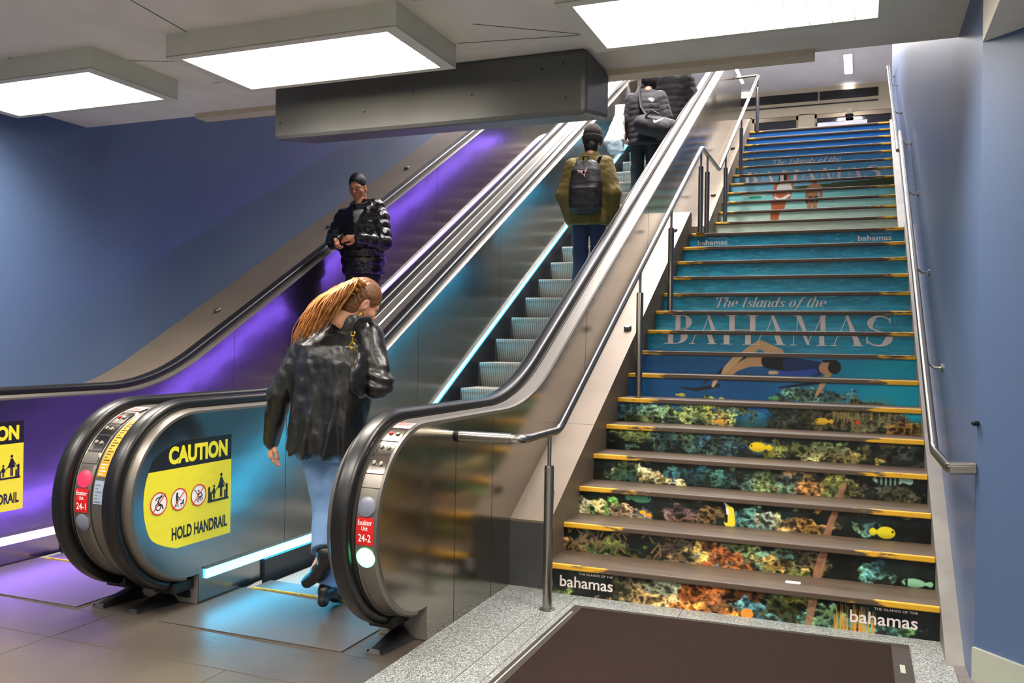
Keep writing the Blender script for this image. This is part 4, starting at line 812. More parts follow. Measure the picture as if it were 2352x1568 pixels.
def hand(wrist, d, palm, curl=28, side=1, sp=1., sc=1.06):
    """five fingers; d: direction of the fingers, palm: direction the palm faces, side: +1 when the thumb is at d x palm"""
    z = -Vector(d).normalized(); y = Vector(palm); y = (y - z * y.dot(z)).normalized(); x = y.cross(z).normalized() * side
    def f(P):
        e = smin(cap(P, (-.004, 0, -.005), (0, .002, -.075), .030, .036, sy=.42), cap(P, (0, 0, .035), (0, 0, -.02), .026, .028, sy=.72), .02)
        for i, (bx, L, r) in enumerate(((.028, .072, .0088), (.009, .080, .0092), (-.011, .074, .0088), (-.029, .058, .0078))):
            p = np.array((bx, .004, -.086 - (.004 if i in (1, 2) else 0))); a = R(curl * (.6 + .12 * i)); tot = 0; pts = [p]
            for k in range(3):
                tot += a; l = L * (.46, .31, .23)[k]; p = p + np.array((bx * .05 * sp, math.sin(tot) * l, -math.cos(tot) * l)); pts.append(p)
            e = smin(e, chain(P, pts, [r * 1.08, r, r * .95, r * .8], .004), .006)
        e = smin(e, chain(P, [(.024, .004, -.022), (.050, .016, -.052), (.054, .026, -.082), (.048, .034, -.104)], [.015, .0125, .0105, .0085], .005), .012)
        return e
    V, F = surface_nets(f, (-.062, -.055, -.2), (.085, .14, .05), .0036); Mx = np.array([x, y, z], np.float32) * sc
    if side < 0: F = F[:, ::-1]
    return V @ Mx + np.array(wrist, np.float32), F
def head(c, Rm, jaw=1., nose=1., res=.0052, face=True):
    """skull, jaw, brow, nose, lips, chin and ears; c is the centre between the ears, face along local +y"""
    def f(P):
        e = smin(ell(P, (0, -.012, .035), (.077, .097, .092)), ell(P, (0, .022, -.045), (.060 * jaw, .068, .078)), .05)
        e = smin(e, ell(P, (0, .058, -.098), (.026, .022, .02)), .03); e = smin(e, ell(P, (0, .073, .018), (.052, .016, .014)), .02)
        for s in (-1, 1):
            e = -smin(-e, ell(P, (s * .031, .094, -.002), (.020, .014, .012)), .012); e = smin(e, ell(P, (s * .031, .080, -.003), (.0145, .0125, .0105)), .006)
            e = smin(e, ell(P, (s * .046, .062, -.03), (.024, .02, .02)), .02)
            ear = np.maximum(ell(P, (s * .078, -.012, -.012), (.011, .021, .034)), -ell(P, (s * .088, -.008, -.010), (.008, .012, .021))); e = smin(e, ear, .006)
        e = smin(e, chain(P, [(0, .088, .008), (0, .104, -.022), (0, .108, -.033)], [.008, .0105 * nose, .0125 * nose], .006), .010)
        for s in (-1, 1): e = smin(e, ell(P, (s * .0115, .097, -.037), (.0085, .010, .007)), .005)
        e = smin(e, ell(P, (0, .0865, -.0615), (.024, .010, .0068)), .006); e = smin(e, ell(P, (0, .0845, -.0735), (.020, .010, .0068)), .006)
        e = smin(e, cap(P, (0, -.03, -.06), (0, -.045, -.17), .054, .056), .04); return e
    V, F = surface_nets(f, (-.105, -.13, -.2), (.105, .135, .142), res); return V @ np.array(Rm.transposed(), np.float32) + np.array(c, np.float32), F
def shell_hair(c, Rm, f, lo=(-.12, -.16, -.16), hi=(.12, .14, .17), res=.005):
    V, F = surface_nets(f, lo, hi, res); return V @ np.array(Rm.transposed(), np.float32) + np.array(c, np.float32), F
def body_mesh(J, hd, hands):
    """one figure: trunk, neck and limbs, slim enough to stay under the clothes, with the modelled head and hands grown on"""
    def f(P):
        hip = J['hip']; nk = J['neck']; e = loft(P, [(hip[2] - .10, hip[0], hip[1], .12, .085), (hip[2] + .05, hip[0], hip[1], .13, .09), (hip[2] + .22, (hip[0] + nk[0]) / 2, (hip[1] + nk[1]) / 2, .11, .08), (nk[2] - .14, nk[0], nk[1] - .02, .14, .09), (nk[2] - .02, nk[0], nk[1], .06, .05)])
        e = smin(e, cap(P, (nk[0], nk[1], nk[2] - .06), J['head'], .055, .05), .05)
        for s in 'LR':
            e = smin(e, chain(P, [J['sh' + s], J['el' + s], J['wr' + s]], [.048, .038, .025], .02), .05)
            e = smin(e, chain(P, [J['hp' + s], J['kn' + s], J['an' + s]], [.072, .05, .035], .03), .05); e = smin(e, chain(P, [J['an' + s], J['to' + s]], [.036, .03], .02), .02)
        return e
    lo, hi = bounds(list(J.values()), .16); return join([surface_nets(f, lo, hi, .014), hd] + hands)
def coat(P, J, secs, sl, quilt=None, blend=.05, pw=2.3, cuff=0.):
    e = loft(P, secs, quilt, pw=pw)
    for s in 'LR':
        a, m, w = (np.array(J[k + s], float) for k in ('sh', 'el', 'wr')); w = m + (w - m) * (1 - cuff)
        d = smin(cap(P, a, m, sl[0], sl[1], quilt), cap(P, m, w, sl[1], sl[2], quilt), .025); e = smin(e, d, blend)
    return e
def trousers(P, J, waist, r=(.095, .07, .058), hipw=(.165, .115)):
    h = J['hip']; e = loft(P, [(h[2] - .12, h[0], h[1], hipw[0], hipw[1]), (h[2] + .02, h[0], h[1], hipw[0], hipw[1]), (waist, h[0], h[1], hipw[0] * .88, hipw[1] * .9)])
    for s in 'LR':
        d = chain(P, [J['hp' + s], J['kn' + s], J['an' + s]], r, .04); a = np.array(J['an' + s], float); n = a - np.array(J['kn' + s], float); n /= np.linalg.norm(n)
        e = smin(e, np.maximum(d, (P[0] - a[0]) * n[0] + (P[1] - a[1]) * n[1] + (P[2] - a[2]) * n[2]), .022)
    return e
def shoe(name, m, ank, toe, root, shaft=.0, heel=.0, res=.007, knee=None):
    a = np.array(ank, float); t = np.array(toe, float); dn = np.cross(np.cross(t - a, (0, 0, -1.)), t - a); d = t - a; fwd = np.array((d[0], d[1], 0)); fwd = fwd / (np.linalg.norm(fwd) + 1e-6)
    L = np.linalg.norm(d); u = d / L; down = np.array((0, 0, -1.)) - u * (-u[2]); down /= np.linalg.norm(down) + 1e-6; hl = a + down * .045 - u * .035; kd = -down if knee is None else (np.array(knee, float) - a) / np.linalg.norm(np.array(knee, float) - a)
    def f(P):
        e = smin(chain(P, [hl, a + u * L * .5 + down * .035, t], [.040, .042, .034], .03), cap(P, a, a + down * .02, .044, .044), .04)
        if shaft: e = smin(e, cap(P, a, a + kd * shaft, .046, .054), .03)
        if heel: e = smin(e, cap(P, hl + down * .01, hl + down * heel, .034, .032), .008)
        return e
    V, F = surface_nets(f, np.minimum(np.minimum(a, t), hl) - .16, np.maximum(a, t) + .08 + np.abs(kd) * shaft, res); return np_obj(name, V, F, m, root)
def grow(name, f, lo, hi, res, m, root): return np_obj(name, *surface_nets(f, lo, hi, res), m, root)
def RM(Rm, p, c): return Rm @ Vector(p) + Vector(c)

# ------------------------------------------------------------------ woman walking onto the right escalator, seen from behind
wo = thing('person', 'person in black leather jacket and light jeans with a copper ponytail, seen from behind', 'person', (-2.70, 4.12, 0))
J = dict(hip=(-.03, 0, .95), neck=(.03, .05, 1.53), head=(.10, .09, 1.65), shL=(-.185, .02, 1.475), elL=(-.335, -.04, 1.18), wrL=(-.43, .02, .905), shR=(.215, .02, 1.515), elR=(.305, -.04, 1.25), wrR=(.10, .22, 1.24),
         hpL=(-.11, 0, .92), knL=(-.055, .06, .55), anL=(.03, -.10, .34), toL=(-.10, -.06, .155), hpR=(.07, 0, .92), knR=(.05, .07, .53), anR=(-.01, .0, .135), toR=(-.03, .19, .052))
HW = rot(-30, -33, 8); hc = (.118, .085, 1.70)
hands = [hand(J['wrL'], (-.10, .05, -1), (.6, .75, 0), 34, 1, sc=.98), hand(J['wrR'], (-.55, .7, .1), (0, -.1, 1), 40, -1, sc=.98)]
np_obj('body', *body_mesh(J, head(hc, HW, .94, .9), hands), 'skin', wo)
def f(P):
    e = coat(P, J, [(.87, -.05, -.01, .235, .16), (1.0, -.035, -.01, .225, .155), (1.20, -.005, 0, .232, .148), (1.36, .005, .01, .235, .145), (1.46, .01, .02, .225, .125), (1.525, .02, .03, .13, .085), (1.565, .025, .03, .075, .07)], (.080, .070, .052), blend=.022)
    e = e + wob(P, 7, .013, 3, (1.4, 1, .55)) + wob(P, 15, .006, 9, (1, 1, .8)) - .007 * np.sin(P[2] * 95 + P[0] * 30) * np.exp(-((P[2] - 1.27) / .07) ** 2) * (P[0] > .2)
    for x0, x1, a in ((-.07, -.02, .030), (.06, .12, .028), (-.17, -.13, .018), (.15, .16, .016)): e = e - a * np.exp(-((P[0] - (x0 + (x1 - x0) * (P[2] - .87) / .4)) / .022) ** 2) * np.clip((1.30 - P[2]) * 3, 0, 1)
    inner = loft(P, [(.80, -.035, -.01, .225, .13), (1.0, -.025, -.01, .2, .11), (1.05, -.02, 0, .05, .03)]); return np.maximum(e, -inner)
grow('leather_jacket', f, (-.52, -.30, .80), (.48, .42, 1.64), .0078, 'leather', wo)
grow('jacket_collar', lambda P: np.maximum(np.maximum(np.abs(ell(P, (.048, .05, 1.56), (.098, .092, .13))) - .007, P[2] - 1.632 + P[1] * .25), 1.50 - P[2]), (-.1, -.1, 1.46), (.2, .2, 1.68), .006, 'leather', wo)
grow('jeans', lambda P: trousers(P, J, 1.04, (.115, .092, .084), (.182, .130)) + wob(P, 9, .008, 5) + wob(P, 20, .004, 2, (1, 1, .6)), (-.30, -.28, .08), (.28, .26, 1.06), .0085, 'jeans', wo)
shoe('boot', 'boot', J['anL'], (-.115, -.06, .15), wo, .20, .05, knee=J['knL']); shoe('boot', 'boot', J['anR'], J['toR'], wo, .15, .052)
def f(P):
    e = ell(P, (0, -.016, .038), (.086, .106, .102)) + .0022 * np.sin(P[0] * 420 + P[2] * 160) ; cut = np.maximum(.030 - P[1], -1.); face = ell(P, (0, .10, -.035), (.095, .075, .088)); neck = ell(P, (0, .03, -.15), (.1, .09, .09)); e = smin(e, ell(P, (0, -.042, -.045), (.068, .068, .085)), .03)
    for s in (-1, 1): e = np.maximum(e, -ell(P, (s * .085, -.006, -.016), (.03, .028, .036)))
    return np.maximum(np.maximum(e, -face), -neck)
np_obj('hair', *shell_hair(hc, HW, f), 'hair_brown', wo)
b = MB(); tie = Vector((.055, -.015, 1.775)); rr_ = random.Random(3)
for k in range(420):                                 # ponytail: strands from the tie, over the back of the left shoulder
    u, v = rr_.gauss(0, 1), rr_.gauss(0, 1); L = rr_.uniform(.78, 1.04); st0 = Vector(tie) + Vector((u * .013, v * .010, v * .012))
    path = [(.055, .045, -.005, .016), (.005, -.02, .010, .034), (-.030, -.062, -.035, .050), (-.062, -.082, -.105, .058), (-.100, -.092, -.18, .054), (-.145, -.098, -.262, .042)]
    w = rr_.uniform(-1, 1); P = [st0 + Vector((px * (L if i > 2 else 1) + u * s * .8 + .010 * math.sin(i * 1.7 + w * 4), py + v * s * .35, pz * (L if i > 2 else 1) + u * s * .45)) for i, (px, py, pz, s) in enumerate(path)]
    Q = []
    for i in range(len(P) - 1):
        p0, p1, p2, p3 = P[max(0, i - 1)], P[i], P[i + 1], P[min(len(P) - 1, i + 2)]
        for j in range(3): t = j / 3; Q.append(.5 * ((2 * p1) + (p2 - p0) * t + (2 * p0 - 5 * p1 + 4 * p2 - p3) * t * t + (3 * p1 - p0 - 3 * p2 + p3) * t ** 3))
    Q.append(P[-1]); m = len(Q); b.tube(Q, [.0042 * min(1, 1.25 - i / m) for i in range(m)], 5)
pt = b.build('ponytail', 'hair_gold', wo, smooth=180, local=True)
b = MB(); c = RM(HW, (.086, -.004, -.062), hc); q = [Vector((.004 * math.sin(a), .019 * math.cos(a), -.019 + .019 * math.sin(a))) + c for a in [2 * math.pi * i / 20 for i in range(21)]]; b.tube(q, .0042, 8); b.tube([c + Vector((0, 0, .016)), c], .003, 6); b.build('hoop_earring', 'gold', wo, smooth=60, local=True)
hb = thing('handbag', 'small black handbag with gold clips under the arm of the leather jacket', 'bag', (-2.47, 4.02, 1.2))
o3 = None
def f(P): return smin(ell(P, (.012, -.02, .14), (.020, .06, .085)), ell(P, (.010, -.01, .07), (.028, .075, .07)), .05) + wob(P, 16, .004)
grow('pouch', f, (-.12, -.18, -.03), (.12, .13, .28), .006, 'leather', hb)
b = MB(); b.tube([(-.002, -.05, .225), (.0, -.085, .25)], .004, 6)
for c, r_ in (((.0, -.085, .262), .016), ((.004, -.088, .325), .012)): b.tube([Vector(c) + Vector((r_ * math.cos(a), 0, r_ * math.sin(a))) for a in [2 * math.pi * i / 16 for i in range(17)]], .0042, 8)
b.tube([(.0, -.086, .278), (.004, -.088, .312)], [.006, .0045], 8); b.lathe((.006, -.088, .17), [(.008, -.004), (.005, .004)], 'y', 10); b.build('gold_clip', 'gold', hb, smooth=50, local=True)
b = MB(); b.tube([(.006, -.095, .335), (.012, -.09, .37), (.018, -.06, .395), (.02, .04, .405), (.02, .10, .35)], .017, 8, sc=(1, .35)); b.build('shoulder_strap', 'leather', hb, smooth=60, local=True)

# ------------------------------------------------------------------ man coming down the left escalator, facing us
ma = thing('person', 'person with glasses in a glossy black puffer jacket coming down the left escalator', 'person', (-4.76, 7.72, 1.322))
J = dict(hip=(.02, .02, .95), neck=(-.01, -.01, 1.54), head=(-.025, -.02, 1.68), shL=(.205, .01, 1.46), elL=(.285, -.04, 1.16), wrL=(.12, -.27, 1.185), shR=(-.205, -.0, 1.45), elR=(-.275, -.08, 1.19), wrR=(-.085, -.31, 1.165),
         hpL=(.11, .02, .92), knL=(.12, -.03, .52), anL=(.12, .0, .09), toL=(.14, -.17, .04), hpR=(-.07, .02, .92), knR=(-.08, -.03, .52), anR=(-.09, .0, .09), toR=(-.12, -.17, .04))
HM = rot(180 + 6, -17, 3); hc = (-.03, -.03, 1.735)
hands = [hand((.12, -.27, 1.185), (-1, -.42, .0), (-.3, 1, -.5), 26, 1, sc=1.05), hand((-.085, -.31, 1.165), (.25, -.5, -.55), (.2, .6, .9), 40, 1, sc=1.05)]
np_obj('body', *body_mesh(J, head(hc, HM, 1.06, .95, .0045), hands), 'skin_tan', ma)
def f(P):
    e = coat(P, J, [(.84, .03, .01, .215, .165), (.95, .025, .01, .232, .175), (1.2, .01, 0, .245, .17), (1.40, 0, 0, .24, .155), (1.49, 0, 0, .19, .12), (1.56, 0, 0, .105, .095), (1.585, 0, .0, .098, .09)], (.098, .088, .064), (.092, .015), .04, cuff=.12)
    e = e + wob(P, 22, .006, 4) + wob(P, 9, .006, 14)
    v = np.maximum(np.abs(P[0] - .03) - np.clip((P[2] - 1.33) * .35, 0, .07), np.maximum(P[1] + .03, 1.33 - P[2])); return np.maximum(e, -v)
grow('puffer_jacket', f, (-.45, -.44, .78), (.45, .25, 1.64), .0078, 'nylon', ma)
grow('hood', lambda P: np.maximum(smin(np.abs(ell(P, (.02, .075, 1.555), (.155, .10, .085)) ) - .022, cap(P, (.14, .04, 1.55), (.10, -.06, 1.50), .04, .035), .03), P[2] - 1.62) + wob(P, 20, .006), (-.22, -.14, 1.42), (.26, .24, 1.66), .007, 'nylon', ma)
grow('collar', lambda P: np.maximum(np.maximum(np.abs(cap(P, (-.01, -.0, 1.5), (-.015, -.005, 1.62), .098, .094)) - .014, P[2] - 1.605 + np.clip(-P[1], 0, 1) * .5), 1.50 - P[2]), (-.15, -.15, 1.46), (.15, .15, 1.64), .006, 'nylon', ma)
grow('sweater', lambda P: loft(P, [(1.22, .03, -.03, .13, .128), (1.45, .01, -.025, .12, .105), (1.545, -.01, -.01, .068, .066), (1.565, -.01, -.01, .066, .064)]), (-.2, -.2, 1.25), (.2, .2, 1.6), .008, 'grey_knit', ma)
grow('trousers', lambda P: trousers(P, J, 1.04, (.102, .082, .07), (.18, .125)) + wob(P, 9, .006, 5), (-.28, -.2, .03), (.32, .25, 1.06), .010, 'dark_cloth', ma)
shoe('shoe', 'boot', J['anL'], J['toL'], ma); shoe('shoe', 'boot', J['anR'], J['toR'], ma)
def f(P):
    e = ell(P, (0, -.014, .048), (.086, .106, .104)) + .0016 * np.sin(P[0] * 500 + P[1] * 300); face = np.maximum(.022 - P[1], np.maximum(P[2] - .078, np.abs(P[0]) - .07)) ; e = np.maximum(e, -ell(P, (0, .115, .0), (.085, .085, .082))); e = np.maximum(e, -ell(P, (0, .06, -.07), (.11, .10, .075)))
    for s in (-1, 1): e = np.maximum(e, -ell(P, (s * .085, -.010, -.016), (.028, .028, .036)))
    return np.maximum(e, -ell(P, (0, -.03, -.125), (.1, .10, .075)))
np_obj('hair', *shell_hair(hc, HM, f), 'hair_black', ma)
b = MB()
for s in (-1, 1):
    b.tube([RM(HM, (s * (.031 + .0225 * math.cos(a)), .100 - .006 * abs(math.cos(a)) * (1 if s * math.cos(a) > 0 else 0), -.006 + .0165 * math.sin(a)), hc) for a in [2 * math.pi * i / 20 for i in range(21)]], .0016, 6)
    b.tube([RM(HM, (s * .054, .095, -.002), hc), RM(HM, (s * .079, .05, .004), hc), RM(HM, (s * .082, -.012, .008), hc)], .0016, 6)
b.tube([RM(HM, (-.010, .103, -.002), hc), RM(HM, (0, .106, .001), hc), RM(HM, (.010, .103, -.002), hc)], .0014, 6); b.build('glasses', 'steel_dark', ma, smooth=60, local=True)
b = MB()
for s in (-1, 1):
    b.tube([RM(HM, (s * .014, .0905, .019), hc), RM(HM, (s * .032, .0905, .024), hc), RM(HM, (s * .049, .079, .018), hc)], [.0035, .004, .002], 6, sc=(.7, 1)); b.tube([RM(HM, (s * .019, .0915, -.007), hc), RM(HM, (s * .031, .0935, -.010), hc), RM(HM, (s * .044, .0885, -.007), hc)], .0018, 6)
b.build('eyebrows_and_lashes', 'hair_black', ma, smooth=60, local=True)
b = MB(); b.tube([RM(HM, (-.021, .0895, -.066), hc), RM(HM, (-.008, .0965, -.0655), hc), RM(HM, (.008, .0965, -.0655), hc), RM(HM, (.021, .0895, -.066), hc)], [.002, .0048, .0048, .002], 8); b.build('lips', 'lips', ma, smooth=60, local=True)
b = MB(); a, c = Vector((.150, -.245, 1.183)), Vector((.128, -.263, 1.185)); b.tube([a, c], .037, 16); b.build('wrist_watch', 'watch', ma, smooth=40, local=True)
b = MB(); b.tube([Vector((.176, -.228, 1.18)), Vector((.154, -.243, 1.183))], .041, 16); b.build('white_cuff', 'white', ma, smooth=40, local=True)
b = MB(); b.lathe((0, 0, 0), [(.021, 0), (.021, .002), (.019, .003)], 'z', 20); q = Vector((0, 0, 1)).rotation_difference(Vector((.72, -.69, .1))); b.v = [tuple(q @ Vector(p) + Vector((.334, -.102, 1.27))) for p in b.v]; bd = b.build('round_badge', 'white', ma, local=True)
b = MB(); b.tube([(.035, -.176, .86), (.030, -.182, 1.0), (.026, -.176, 1.2), (.022, -.166, 1.32)], .005, 6); b.build('zip', 'black', ma, local=True)

# ------------------------------------------------------------------ person in the olive coat with a backpack, going up
ol = thing('person', 'person in an olive coat and dark beanie riding up, seen from behind', 'person', (-2.70, 8.93, 1.977))
J = dict(hip=(.0, 0, .93), neck=(.0, .02, 1.50), head=(.02, .05, 1.62), shL=(-.185, .0, 1.42), elL=(-.27, -.04, 1.10), wrL=(-.21, .07, .86), shR=(.185, .0, 1.43), elR=(.28, -.04, 1.11), wrR=(.225, .07, .87),
         hpL=(-.09, 0, .90), knL=(-.095, .04, .50), anL=(-.10, -.02, .09), toL=(-.10, .14, .04), hpR=(.09, 0, .90), knR=(.10, .06, .52), anR=(.10, .05, .10), toR=(.10, .20, .04))
HO = rot(0, -6, 0); hc = (.02, .05, 1.70)
np_obj('body', *body_mesh(J, head(hc, HO), [hand(J['wrL'], (.1, .4, -1), (1, 0, 0), 30, -1), hand(J['wrR'], (-.1, .4, -1), (-1, 0, 0), 30, 1)]), 'skin', ol)
grow('coat', lambda P: coat(P, J, [(.78, 0, .0, .225, .155), (1.0, 0, 0, .225, .155), (1.25, 0, 0, .235, .15), (1.40, 0, 0, .225, .13), (1.47, 0, .01, .17, .10), (1.53, 0, .02, .09, .085)], (.088, .084, .07), blend=.05) + wob(P, 8, .010, 3) + wob(P, 18, .005, 8), (-.44, -.28, .72), (.44, .3, 1.6), .010, 'olive', ol)
grow('coat_hood', lambda P: smin(ell(P, (.0, -.0, 1.50), (.12, .08, .06)), ell(P, (.01, .03, 1.54), (.085, .08, .075)), .04) + wob(P, 16, .006), (-.2, -.16, 1.42), (.2, .18, 1.66), .009, 'olive', ol)
def f(P): return np.maximum(ell(P, (0, -.006, .065), (.102, .118, .115)) + .003 * np.sin(P[0] * 260) , .0 - P[2] + .0 + (-.035))
np_obj('beanie', *shell_hair(hc, HO, lambda P: smin(f(P), np.maximum(np.abs(ell(P, (0, -.006, .03), (.104, .118, .12))) - .010, np.abs(P[2] + .005) - .038), .012), (-.14, -.16, -.08), (.14, .15, .2)), 'knit', ol)
np_obj('hair', *shell_hair(hc, HO, lambda P: ell(P, (0, -.045, -.075), (.078, .07, .10)) + wob(P, 40, .006), (-.12, -.16, -.17), (.12, .1, .05), .007), 'hair_black', ol)
grow('trousers', lambda P: trousers(P, J, 1.0, (.10, .078, .068), (.18, .12)) + wob(P, 8, .007, 5), (-.28, -.2, .03), (.28, .25, 1.02), .010, 'navy', ol)
shoe('shoe', 'boot', J['anL'], J['toL'], ol); shoe('shoe', 'boot', J['anR'], J['toR'], ol)
bp = thing('backpack', 'black backpack with a pale leaping cat mark on the back of the olive coat', 'backpack', (-2.68, 8.75, 2.87))
def f(P):
    e = loft(P, [(-.02, 0, .0, .10, .075), (.06, 0, -.01, .172, .105), (.30, 0, -.01, .175, .10), (.44, 0, 0, .155, .08), (.52, 0, .01, .12, .05), (.545, 0, .01, .08, .03)], pw=3.2); p = loft(P, [(.03, 0, -.09, .13, .03), (.24, 0, -.095, .135, .035), (.27, 0, -.09, .12, .02)], pw=3); return smin(e, p, .012) + wob(P, 12, .005)
grow('bag_body', f, (-.24, -.2, -.08), (.24, .14, .6), .008, 'backpack', bp)
b = MB()
for s in (-1, 1): b.tube([(s * .09, .05, .50), (s * .12, .07, .575), (s * .135, .17, .60), (s * .15, .30, .50)], .022, 8, sc=(1, .4))
b.tube([(-.03, .0, .54), (-.025, -.02, .585), (.025, -.02, .585), (.03, .0, .54)], .008, 8); b.build('strap', 'backpack', bp, smooth=60, local=True)
g = merge2d(stroke2d([(-.060, .022), (-.02, .010), (.012, -.004)], [.006, .026, .030]), stroke2d([(.012, -.002), (.034, .014), (.048, .042), (.056, .05)], [.026, .018, .008, .003]), stroke2d([(.008, -.008), (.022, -.03), (.026, -.052)], [.024, .010, .004]), stroke2d([(-.02, .008), (-.05, .000)], [.014, .003]))
b = MB(); decal(b, g, lambda u, v: Vector((u, -.122, v + .40))); b.build('leaping_cat_mark', 'pink', bp, local=True); b = MB(); decal(b, ring2d(0, 0, .02, .026, 4), lambda u, v: Vector((u * 1.4, -.150, v * .6 + .2))); b.build('patch', 'steel_dark', bp, local=True)

# ------------------------------------------------------------------ the two people in black puffers further up, and one in beige
no = thing('person', 'person in a black quilted puffer with dark hood, carrying bags up the escalator', 'person', (-2.66, 11.33, 3.327))
J = dict(hip=(-.02, 0, .93), neck=(-.0, .02, 1.52), head=(.04, .04, 1.61), shL=(-.19, .0, 1.43), elL=(-.27, -.02, 1.17), wrL=(-.30, .05, .98), shR=(.19, .0, 1.43), elR=(.29, -.02, 1.14), wrR=(.26, .06, .92),
         hpL=(-.10, 0, .90), knL=(-.11, .04, .50), anL=(-.12, -.02, .09), toL=(-.12, .14, .04), hpR=(.09, 0, .90), knR=(.10, .05, .50), anR=(.10, .0, .09), toR=(.10, .16, .04))
HN = rot(-12, -8, 0); hc = (.05, .04, 1.68)
np_obj('body', *body_mesh(J, head(hc, HN), [hand(J['wrL'], (-.05, .1, -1), (1, 0, 0), 60, -1), hand(J['wrR'], (.05, .1, -1), (-1, 0, 0), 40, 1)]), 'skin', no)
grow('puffer_jacket', lambda P: coat(P, J, [(.80, -.01, .0, .215, .15), (1.0, 0, 0, .225, .155), (1.25, 0, 0, .235, .15), (1.40, 0, 0, .23, .135), (1.48, 0, .01, .17, .10), (1.54, .01, .02, .10, .09), (1.67, .04, .03, .095, .095)], (.088, .08, .066), (.075, .008), .04) + wob(P, 12, .006, 3), (-.45, -.28, .74), (.45, .3, 1.62), .010, 'puffer', no)
np_obj('hood', *shell_hair(hc, HN, lambda P: np.maximum(ell(P, (0, -.015, .01), (.112, .135, .17)) + wob(P, 20, .005), -ell(P, (0, .13, -.02), (.08, .09, .1))), (-.15, -.18, -.17), (.15, .16, .2), .008), 'puffer', no)
grow('trousers', lambda P: trousers(P, J, 1.0, (.105, .082, .072), (.18, .12)) + wob(P, 8, .007, 5), (-.30, -.2, .03), (.28, .25, 1.02), .010, 'dark_cloth', no)
shoe('shoe', 'boot', J['anL'], J['toL'], no); shoe('shoe', 'boot', J['anR'], J['toR'], no)
b = MB(); decal(b, merge2d(*[fit2d(poly2d((0, 0), (1, 0), (1, 1), (0, 1)), -.04, .0, k * .014, k * .014 + .009) for k in range(3)], *[ring2d(.006, .0, .008 + .013 * k, .016 + .013 * k, 20) for k in range(2)]), lambda u, v: Vector((.115 + u, -.162, 1.355 + v * .8))); b.build('jacket_logo', 'white', no, local=True)
du = thing('duffel_bag', 'black duffel bag with a white curved tick hanging behind the quilted puffer', 'bag', (-2.47, 11.05, 4.14))
def f(P): return np.maximum(cap(P, (-.16, 0, .20), (.17, .03, .12), .125, .135), -P[2] - .01) + wob(P, 9, .012, 6)
grow('bag_body', f, (-.4, -.2, -.06), (.44, .22, .36), .010, 'puffer', du)
b = MB(); b.tube([(-.10, .0, .30), (-.20, .09, .45), (-.23, .10, .62), (-.25, .18, .74)], .024, 8, sc=(1, .3)); b.tube([(-.1, -.1, .27), (-.02, -.13, .34), (.08, -.12, .28)], .012, 8); b.build('strap', 'puffer', du, smooth=60, local=True)
b = MB(); decal(b, poly2d((-.050, .030), (-.062, .008), (-.050, -.016), (-.026, -.020), (.02, -.002), (.090, .036), (.0, .016), (-.024, .008), (-.037, .009), (-.046, .016)), lambda u, v: Vector((.07 + u, -.150, .19 + v))); b.build('white_tick', 'white', du, local=True)
wb = thing('shopping_bag', 'white plastic carrier bag with a pale blue base high on the right escalator', 'bag', (-3.02, 11.2, 4.02))
grow('bag_body', lambda P: loft(P, [(.13, -.03, 0, .130, .08), (.17, -.028, 0, .138, .085), (.46, .03, 0, .075, .05), (.50, .04, 0, .060, .04), (.53, .045, 0, .064, .036), (.64, .05, 0, .070, .034)], pw=4.) + wob(P, 14, .008), (-.24, -.18, .05), (.2, .18, .66), .009, 'bag_white', wb)
grow('bag_base', lambda P: loft(P, [(.0, .01, 0, .085, .06), (.02, .005, 0, .10, .065), (.14, -.028, 0, .132, .083), (.165, -.028, 0, .138, .085)], pw=4.) + wob(P, 14, .006), (-.24, -.18, -.04), (.2, .18, .22), .009, 'bag_blue', wb)
bg = thing('person', 'large person in a black puffer beyond the hooded one, head hidden by the ceiling', 'person', (-2.55, 12.3, 3.777))
J = dict(hip=(0, 0, .96), neck=(.0, .02, 1.58), head=(.0, .05, 1.72), shL=(-.24, .0, 1.48), elL=(-.36, -.02, 1.18), wrL=(-.30, .12, .96), shR=(.24, .0, 1.48), elR=(.32, .0, 1.20), wrR=(.20, .2, 1.0),
         hpL=(-.11, 0, .92), knL=(-.12, .04, .50), anL=(-.12, -.02, .09), toL=(-.12, .12, .04), hpR=(.11, 0, .92), knR=(.12, .05, .50), anR=(.12, .0, .09), toR=(.12, .14, .04))
np_obj('body', *body_mesh(J, head((0, .05, 1.78), rot(0, -8, 0)), [hand(J['wrL'], (.1, .3, -1), (1, 0, 0), 40, -1), hand(J['wrR'], (-.1, .3, -1), (-1, 0, 0), 40, 1)]), 'skin', bg)
grow('puffer_jacket', lambda P: coat(P, J, [(.78, 0, .0, .29, .2), (1.0, 0, 0, .31, .21), (1.30, 0, 0, .31, .2), (1.46, 0, 0, .29, .17), (1.55, 0, .01, .2, .12), (1.63, 0, .02, .10, .095)], (.115, .10, .08), (.085, .009), .05) + wob(P, 10, .010, 3), (-.56, -.34, .72), (.58, .36, 1.7), .012, 'puffer', bg)
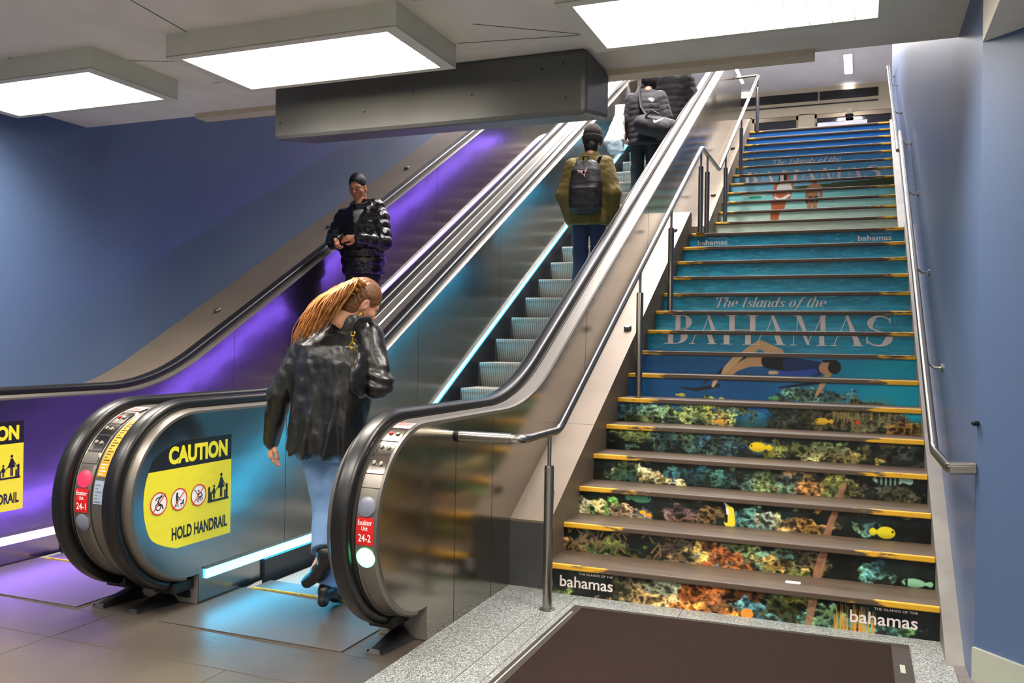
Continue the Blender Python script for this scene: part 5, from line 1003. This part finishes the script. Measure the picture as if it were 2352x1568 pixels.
np_obj('hair', *shell_hair((0, .05, 1.78), rot(0, -8, 0), lambda P: np.maximum(ell(P, (0, -.016, .04), (.09, .11, .105)), -ell(P, (0, .11, -.03), (.1, .09, .1))), res=.008), 'hair_black', bg)
grow('trousers', lambda P: trousers(P, J, 1.04, (.12, .09, .075), (.22, .15)), (-.34, -.24, .03), (.34, .28, 1.06), .013, 'dark_cloth', bg)
shoe('shoe', 'boot', J['anL'], J['toL'], bg); shoe('shoe', 'boot', J['anR'], J['toR'], bg)
be = thing('person', 'person in pale beige coat high up, mostly hidden by the black puffers', 'person', (-3.06, 13.3, 4.452))
J = dict(hip=(0, 0, .93), neck=(.0, .02, 1.50), head=(.0, .04, 1.62), shL=(-.18, .0, 1.42), elL=(-.25, -.02, 1.12), wrL=(-.23, .08, .88), shR=(.18, .0, 1.42), elR=(.25, -.02, 1.12), wrR=(.23, .08, .88),
         hpL=(-.09, 0, .90), knL=(-.10, .04, .50), anL=(-.10, -.02, .09), toL=(-.10, .12, .04), hpR=(.09, 0, .90), knR=(.10, .05, .50), anR=(.10, .0, .09), toR=(.10, .14, .04))
np_obj('body', *body_mesh(J, head((0, .04, 1.70), rot()), [hand(J['wrL'], (.1, .3, -1), (1, 0, 0), 40, -1), hand(J['wrR'], (-.1, .3, -1), (-1, 0, 0), 40, 1)]), 'skin', be)
grow('coat', lambda P: coat(P, J, [(.55, 0, .0, .25, .18), (1.0, 0, 0, .225, .16), (1.25, 0, 0, .23, .15), (1.40, 0, 0, .22, .13), (1.48, 0, .01, .15, .10), (1.54, 0, .02, .09, .085)], (.088, .08, .068), blend=.05) + wob(P, 10, .012, 3), (-.44, -.28, .5), (.44, .3, 1.6), .012, 'beige', be)
np_obj('hair', *shell_hair((0, .04, 1.70), rot(), lambda P: np.maximum(ell(P, (0, -.016, .03), (.09, .11, .12)), -ell(P, (0, .11, -.03), (.1, .09, .1))), res=.008), 'hair_black', be)
grow('trousers', lambda P: trousers(P, J, 1.0, (.10, .08, .07), (.18, .12)), (-.3, -.22, .03), (.3, .25, 1.02), .013, 'dark_cloth', be)
shoe('shoe', 'boot', J['anL'], J['toL'], be); shoe('shoe', 'boot', J['anR'], J['toR'], be)
